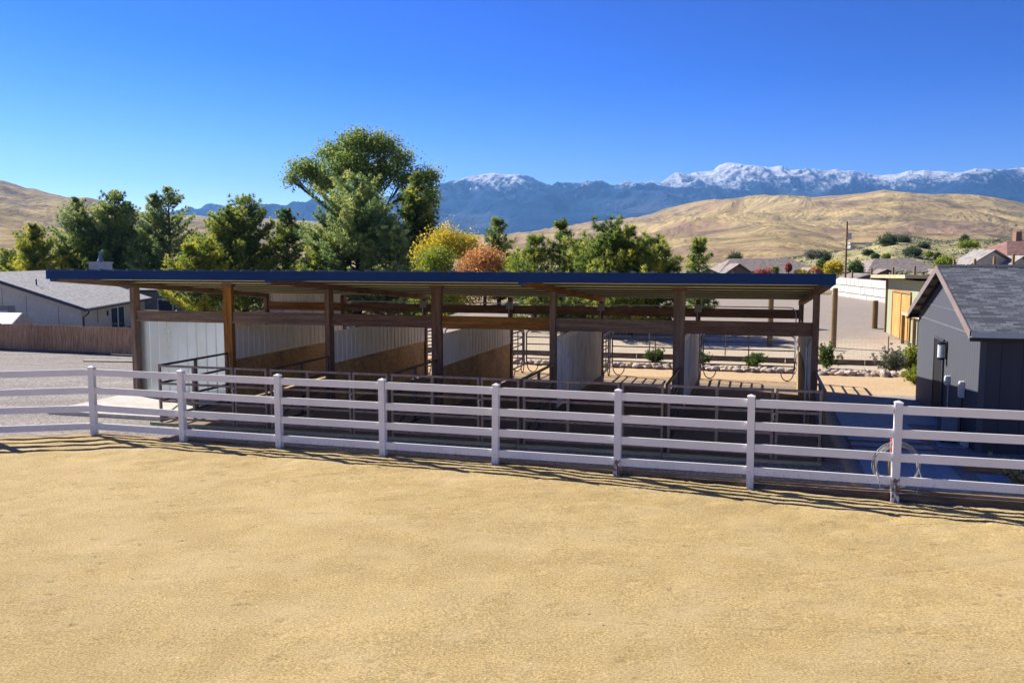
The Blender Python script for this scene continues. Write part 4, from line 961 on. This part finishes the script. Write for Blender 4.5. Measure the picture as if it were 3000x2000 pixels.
for a_ in (2.2, 4.6, 6.4): hprism([(a_,.485,-.3),(a_+.04,.485,-.3),(a_+.04,.485,EV+a_*rise-.6),(a_,.485,EV+a_*rise-.6)], gy*.02, 'wall_joint', flat('joint_grey', (.30,.28,.24)))
hprism([(5.5,.44,.9),(9.2,.44,.9),(9.2,.44,2.75),(5.5,.44,2.75)], gy*.06, 'window_surround', flat('taupe_surround', (.32,.31,.25)))
wi = hprism([(6.05,.40,1.0),(8.8,.40,1.0),(8.8,.40,2.35),(6.05,.40,2.35)], gy*.035, 'window', flat('white_frame', (.8,.82,.85)))
hprism([(6.17,.385,1.1),(7.35,.385,1.1),(7.35,.385,2.23),(6.17,.385,2.23)], gy*.012, 'pane', flat('curtained_glass', (.34,.32,.27), .3), wi)
hprism([(7.5,.385,1.1),(8.68,.385,1.1),(8.68,.385,2.23),(7.5,.385,2.23)], gy*.012, 'pane', flat('curtained_glass', (.34,.32,.27), .3), wi)
dr_ = hprism([(.47,8.2,0),(.47,12.4,0),(.47,12.4,2.12),(.47,8.2,2.12)], gx*.026, 'patio_door', flat('white_frame', (.8,.82,.85)))
for a0, a1 in ((8.35,10.1),(10.5,12.2)): hprism([(.455,a0,.1),(.455,a1,.1),(.455,a1,2.02),(.455,a0,2.02)], gx*.012, 'pane', M_glass, dr_)
hprism([(.44,7.1,1.45),(.44,7.5,1.45),(.44,7.5,1.9),(.44,7.1,1.9)], gx*.055, 'wall_lamp', flat('black_trim', (.02,.022,.028)))
b = MB()
for i in range(9): b.lathe([(.02,0),(.05,.05),(.02,.1)], HV(.3, 4.0, 1.0+i*.14), 6)
b.build('rain_chain', flat('black_trim', (.02,.022,.028)), house)
b = MB().lathe([(.02,0),(.16,.1),(.2,.35),(.14,.6),(.02,.7)], HV(.35, 15.2, 1.05), 8); b.build('hanging_ornament', flat('black_trim', (.02,.022,.028)), house)
for i, (a_, b_) in enumerate(((6.2, 12.5), (4.9, 3.5))):
    c = HV(a_, b_, EV+a_*rise+.08); MB().tube([c-Vector((0,0,.15)), c+Vector((0,0,.5))], .06, 8).build('roof_vent', flat('black_trim', (.02,.022,.028)), house)
cc = HV(7.2, 21.5, EV+7.2*rise)
wing = MB().prism([HV(-6, 22, -.3), HV(-6, 22, 3.0), HV(10, 22, 3.0), HV(10, 22, -.3)], gy*8); wing.build('wing', flat('blue_grey_wall', (.20,.235,.27), .7), house)
hprism([(-6.6,21.4,3.0),(11,21.4,3.0),(11,21.4,3.28),(-6.6,21.4,3.28)], gy*.05, 'eave_board', M_navyt)
o = MB().prism([HV(-6.6,21.4,3.285), HV(-6.6,26,4.3), HV(-6.6,30.8,3.285)], gx*17.6).build('roof', M_shB, house); quad_uv(o, gx, gy+Vector((0,0,.2)))
wi = hprism([(-1.8,21.93,.9),(-.2,21.93,.9),(-.2,21.93,2.3),(-1.8,21.93,2.3)], gy*.06, 'window', flat('white_frame', (.8,.82,.85)))
hprism([(-1.7,21.9,1.0),(-.3,21.9,1.0),(-.3,21.9,2.2),(-1.7,21.9,2.2)], gy*.02, 'pane', M_glass, wi)
ch = MB().box((-46.0+34.7+.4, 23.2, 2.2), (-46+34.7+2.2, 24.8, 6.05)).box((-46.0+34.7+.3, 23.1, 6.052), (-46+34.7+2.3, 24.9, 6.2)).build('chimney', flat('chimney_grey', (.42,.46,.49), .8), house)
MB().lathe([(.34,6.2),(.34,6.35),(.24,6.5),(.14,6.85),(.14,7.15),(.2,7.2),(.2,7.35)], (-46+34.7+1.3, 24, 0), 10).build('chimney_pipe', flat('pipe_blue', (.14,.20,.28), .4), ch)
# small playhouse behind the fence
ph = empty('playhouse', (-38.2, 62.5, gz(-38.2, 62.5)-.25), R(-10), 'small playhouse roof with pale slats peeking over the board fence', 'playhouse')
MB().prism([(-3,0,0),(2.1,0,0),(2.1,0,2.0),(-3,0,2.0)], (0,2,0)).build('body', flat('play_wall', (.42,.37,.32)), ph)
b = MB().prism([(-3,-.2,1.95),(-3,.9,2.72),(-3,2.2,1.95)], (5.2,0,0)); b.build('roof', flat('play_roof', (.36,.40,.44), .6), ph)
MB().prism([(2.21,-.2,1.93),(2.21,.9,2.70),(2.21,2.2,1.93)], (.05,0,0)).build('gable', flat('play_wall', (.42,.37,.32)), ph)
# clothesline
cl = empty('rotary_clothesline', (-22.4, 57.5, gz(-22.4, 57.5)), .4, 'pale folding rotary clothesline with slanted arms left of the amber post', 'clothesline')
MB().tube([(0,0,0),(0,0,3.0)], .03, 6).build('pole', M_galvt, cl)
for k in range(6):
    a = k*math.pi/3; MB().tube([(0,0,2.95),(1.8*math.cos(a),1.8*math.sin(a),2.05)], .018, 5).build('arm', M_galvt, cl)
b = MB()
for q in (.45, .75, 1.0): b.tube([(1.8*q*math.cos(k*math.pi/3), 1.8*q*math.sin(k*math.pi/3), 2.95-.9*q) for k in range(6)], .006, 4, True)
b.build('line', M_galvt, cl)
for i, (x, y_, L_, a, lab) in enumerate(((-24.6,52.2,3.2,-.1,'pale plank lying on the gravel before the board fence, left one'), (-21.4,51.3,1.9,.25,'pale plank lying on the gravel before the board fence, right one'))):
    o = MB().box((-L_/2,-.12,0),(L_/2,.12,.06)).build('plank', W_GREY[1] if i < 0 else flat('pale_roof_wood', (.46,.38,.24))); o.location = (x, y_, gz(x, y_)+.02); o.rotation_euler = (0,0,a); tag(o, lab, 'plank')

# ------------------------------------------------------------------ distant houses, pole, overpass
def hiphouse(name, x0, x1, y0, y1, zg, ze_, zr2, rm_, wm, label, inset=3.5):
    h = empty(name, ((x0+x1)/2, y0, zg), 0, label, 'house'); w2 = (x1-x0)/2; d = y1-y0; o = .6
    MB().box((-w2, 0, -1.5), (w2, d, ze_-zg)).build('wall', wm, h)
    e = ze_-zg; r = zr2-zg; vs = [(-w2-o,-o,e-.05),(w2+o,-o,e-.05),(w2+o,d+o,e-.05),(-w2-o,d+o,e-.05),(-w2+inset,d/2,r),(w2-inset,d/2,r)]
    ro = MB().raw(vs, [(0,1,5,4),(1,2,5),(2,3,4,5),(3,0,4),(0,3,2,1)]).build('roof', rm_, h); quad_uv(ro, (1,0,0), (0,1,.4))
    MB().box((-w2-o-.02,-o-.03,e-.28),(w2+o+.02,-o-.001,e-.04)).build('eave_board', flat('brown_trim', (.10,.065,.05)), h); return h
M_brown = flat('brown_stucco', (.20,.135,.11), .8); M_brick = flat('brick_brown', (.25,.15,.10), .85)
h1 = hiphouse('brown_house', 38, 56.5, 158, 171, -1.2, 1.35, 4.25, M_shT, M_brown, 'brown hip-roofed house behind the right end of the barn roof')
def gablet(h, x0, x1, z0, zt, y_, rm_, wm, dep=5):
    g_ = MB().prism([(x0,y_,-1.0),(x1,y_,-1.0),(x1,y_,z0),((x0+x1)/2,y_,zt-.2),(x0,y_,z0)], (0,dep,0)).build('gable', wm, h)
    xm = (x0+x1)/2
    for s_ in (-1, 1):
        xe = x0-.5 if s_ < 0 else x1+.5; sl2 = (zt-z0)/(xm-x0)
        ro = MB().prism([(xm,y_-.5,zt),(xe,y_-.5,z0-.5*sl2),(xe,y_-.5,z0-.5*sl2+.16),(xm,y_-.5,zt+.16)], (0,dep+1.5,0)).build('gable_roof', rm_, h); quad_uv(ro, (0,1,0), (1,0,.3))
gablet(h1, -9.6, -3.6, 2.4, 4.4, -3, M_shT, M_brick); gablet(h1, 4.9, 8.3, 2.3, 3.7, -2.5, M_shT, M_brick)
for x in (-1.5, .6, 2.6): 
    wi = MB().box((x, -.06, .5), (x+1.1, -.002, 1.9)).build('window', flat('white_frame', (.8,.82,.85)), h1); MB().box((x+.1, -.08, .6), (x+1.0, -.061, 1.8)).build('pane', M_glass, wi)
h1b = empty('brown_garage', (34, 150, -1.2), 0, 'small grey-roofed gable garage left of the brown house', 'garage'); gablet(h1b, -4, 4, 1.9, 3.6, 0, flat('pale_grey_roof', (.36,.33,.32)), M_brown, 6)
h2 = hiphouse('tan_roof_house', 66, 80, 160, 172, -1.2, 1.75, 4.25, M_shT, M_brown, 'long tan-brown roofed house between utility pole and sage hill')
gablet(h2, -8, -2, 2.1, 3.4, -3, M_shT, M_brick); gablet(h2, 1.5, 7.5, 1.6, 3.4, -4, M_shT, M_brown)
h2b = empty('low_garage', (49, 118, -1.0), 0, 'low brown garage roof just above the white block wall', 'garage'); gablet(h2b, -5, 5, 1.6, 3.0, 0, M_shT, M_brown, 6)
h3 = hiphouse('red_tile_house', 73.5, 95.5, 128, 142, .8, 4.2, 6.9, M_shR, flat('cream_stucco', (.55,.47,.34), .8), 'large house with red tile roof at the right edge')
gablet(h3, -3, 4, 4.0, 6.0, -1.2, M_shR, M_brick, 4)
MB().box((-5.5, 8, 4), (-4.6, 9, 7.6)).build('chimney', M_brick, h3)
h4 = empty('cream_house', (62.3, 112, .5), 0, 'cream gabled house with grey tile roof before the red tiled one', 'house')
M_creamw = flat('cream_wall', (.62,.56,.42), .8); M_shC = shinglemat('pale_tiles', (.20,.18,.165), (.26,.24,.22), (.32,.30,.275), 1.2, sy=2.5)
gablet(h4, -3.5, 3.5, 2.6, 4.7, 0, M_shC, M_creamw, 4); gablet(h4, 2.8, 13.5, 2.2, 4.6, -3, M_shC, M_creamw, 6)
gablet(h4, .6, 4.4, 2.6, 3.9, -2, M_shC, M_creamw, 4)
pl = empty('utility_pole', (56, 145, -1), 0, 'tall wooden utility pole with a grey transformer above the far houses', 'utility pole'); pl.location = ((2474-1500)/F_*120, 120, -1)
zt = CAM_Z+(760.5-650)/F_*120+1
MB().tube([(0,0,-1),(0,0,zt)], [.17,.12], 8).build('pole', flat('pole_wood', (.20,.11,.055), .9), pl)
MB().lathe([(.22,zt-2.45),(.26,zt-2.4),(.26,zt-1.7),(.18,zt-1.6)], (.38,-.1,0), 10).build('transformer', flat('transformer_grey', (.5,.5,.5)), pl)
MB().box((-.2,-.15,zt-2.3),(.4,-.05,zt-2.2)).build('bracket', flat('transformer_grey', (.5,.5,.5)), pl)
ov = empty('overpass', (0, 620, 0), 0, 'small concrete highway overpass at the foot of the golden hills', 'bridge'); k = 620/F_
ox = lambda u: (u-1500)*k
oz = lambda v: CAM_Z+(760.5-v)*k
M_ovc = flat('overpass_concrete', (.40,.38,.35), .9)
MB().box((ox(2485), 0, oz(716.5)), (ox(2582), 10, oz(711.5))).build('deck', M_ovc, ov)
MB().box((ox(2546), 3, oz(745)), (ox(2559), 6, oz(716.6))).build('pier', M_ovc, ov)
MB().prism([(ox(2488),1,oz(716.6)),(ox(2530),1,oz(730)),(ox(2488),1,oz(745))], (0,8,0)).build('abutment', M_ovc, ov)
# slim fence posts beyond the block wall
fpm = MB().box((-.06,-.06,-.3),(.06,.06,1)); base_me = None
for i, (u, v0, v1, Yd) in enumerate(((2437,813,842,82),(2494,791,812,86),(2550,785,816,80),(2613,783,800,76),(2676,779,800,72),(2790,762,780,66),(2850,758,776,62),(2907,752,778,60),(2962,745,778,58))):
    x, z1 = (u-1500)/F_*Yd, CAM_Z+(760.5-v0)/F_*Yd; zb_ = gz(x, Yd); o = MB().box((-.07,-.07,-.3),(.07,.07,z1-zb_)).build('fence_post', M_postw); o.location = (x, Yd, zb_)
    tag(o, 'slim wooden fence post '+('right beside the barn roof corner','left end of the white block wall','just above the middle of the white block wall','above the right end of the white block wall','above the green shed roof','leftmost before the cream house','second before the cream house','third before the cream house','rightmost before the cream house')[i], 'post', 'slim posts along the far fence')
# ------------------------------------------------------------------ scattered trees and brush around the far houses
def hillz(x, y):                                       # height of the sage slope near (x, y)
    t = tab(sageH); a = x/y; e = np.interp(a, t[:,0], t[:,1]); Rm = 330+40*math.sin(a*9); p_ = min(1, max(0, (y-120)/(Rm-120)))
    return CAM_Z+y*(-.062+(e+.062)*p_**.42)
def far_bush(u, v, wpx, hpx, Yd, mat, label, seed, name='juniper', n=2600, cat='tree', base=None):
    x = (u-1500)/F_*Yd; k = Yd/F_; zc = CAM_Z+(760.5-v)*k; r = wpx/2*k; h = hpx/2*k
    lobed(name, (x, Yd, zc-h), [(0,0,h*1.05,r*.8,r*.8,h*.9), (-r*.45,0,h*.85,r*.5,r*.5,h*.6), (r*.45,.2,h*.9,r*.5,r*.5,h*.65)], n, max(.25, r*.13), seed, mat, label, cat, clump=r*.14, tr=r*.07, limbs=9, rootz=-h*.6)
FB = [(2150,755,48,30,200,L_juniper,'round dark juniper above the brown house roof'),(2595,706,60,42,255,L_juniper,'large dark juniper at the crest left of the sage slope'),
 (2640,704,44,30,262,L_juniper,'juniper just right of the largest crest juniper'),(2667,740,58,38,205,L_juniper,'round juniper in the middle of the sage slope'),
 (2700,722,40,26,240,L_juniper,'smaller juniper above the mid-slope one'),(2818,700,28,28,280,L_juniper,'lone juniper on the skyline left of the red tile house'),
 (2412,752,40,30,190,L_juniper,'dark juniper left of the utility pole, upper one'),(2403,782,30,54,140,L_green,'upright green tree left of the utility pole'),
 (2440,785,62,50,138,L_yellow,'golden yellow tree at the foot of the utility pole'),(2504,785,46,56,136,L_green,'pointed dark green tree right of the utility pole'),
 (2387,795,26,30,135,L_orange,'small orange bush right of the brown house'),(2240,799,70,14,143,L_red,'low red hedge before the brown house'),(2268,793,22,24,142,L_lime,'lime bush in the middle of the red hedge'),
 (2345,800,44,14,142,L_yellow,'bright yellow low hedge at the right of the brown house'),(2308,783,18,30,143,L_red,'thin dark red tree before the brown house window'),
 (2765,772,60,40,108,L_lime,'yellow-lime bushy tree left of the cream house'),(2742,752,20,26,130,L_juniper,'small dark tree behind the yellow-lime one'),
 (2560,751,26,20,190,L_green,'small green bush on the slope below the overpass'),(2592,752,24,16,188,L_lime,'small lime bush beside the green slope bush'),
 (2538,740,34,14,200,L_juniper,'low dark shrubs under the overpass'),(2716,745,24,14,190,L_lime,'low yellowish shrub right of the mid-slope juniper'),
 (2380,745,60,20,170,L_sage,'pale sage thicket above the brown house'),(2830,716,60,14,220,L_lime,'low green brush before the red tile house')]
for i, (u, v, wp, hp_, Yd, m_, lab) in enumerate(FB): far_bush(u, v, wp, hp_, Yd, m_, lab, 200+i, 'distant_tree' if hp_ > 24 else 'distant_bush', cat='tree' if hp_ > 24 else 'bush')
# sagebrush: countless small tufts on the slope
rng = np.random.RandomState(9); N = 2600
a_ = rng.uniform(.22, .72, N); y_ = 125+rng.uniform(0, 1, N)**.8*215; cen = []; 
x_ = a_*y_; z_ = np.array([hillz(a, b_) for a, b_ in zip(x_, y_)])
c = np.stack([x_, y_, z_+.15], 1); k_ = 16; P = np.repeat(c, k_, 0)+rng.normal(0, 1, (N*k_, 3))*np.repeat(rng.uniform(.25, .7, N), k_)[:,None]*np.array([1,1,.45])
a = rng.normal(0, 1, (len(P), 3)); a /= np.linalg.norm(a, axis=1)[:,None]; b_ = np.cross(a, rng.normal(0, 1, (len(P), 3))); b_ /= np.linalg.norm(b_, axis=1)[:,None]
s_ = .30; v = np.stack([P-a*s_, P+b_*s_*.6, P+a*s_, P-b_*s_*.6], 1).reshape(-1, 3)
tag(fast('sagebrush', v, np.arange(len(v)).reshape(-1, 4), L_sage, attr=np.repeat(np.repeat(rng.uniform(0, 1, N), k_), 4)), 'grey-green sagebrush scattered over the slope behind the far houses', 'brush', kind='stuff')

# ------------------------------------------------------------------ haze
hz, nt, pb = newmat('haze'); nt.nodes.remove(pb)
vol = nt.nodes.new('ShaderNodeVolumePrincipled'); vol.inputs['Color'].default_value = (.20,.48,1,1); vol.inputs['Density'].default_value = 4.8e-5; vol.inputs['Anisotropy'].default_value = .2
nt.links.new(vol.outputs[0], nt.nodes['Material Output'].inputs['Volume'])
o = MB().box((-19000, -17000, -30), (19000, 19000, 1900)).build('haze', hz); tag(o, kind='stuff'); o['label'] = 'thin blue haze over the valley and mountains'; o['category'] = 'haze'
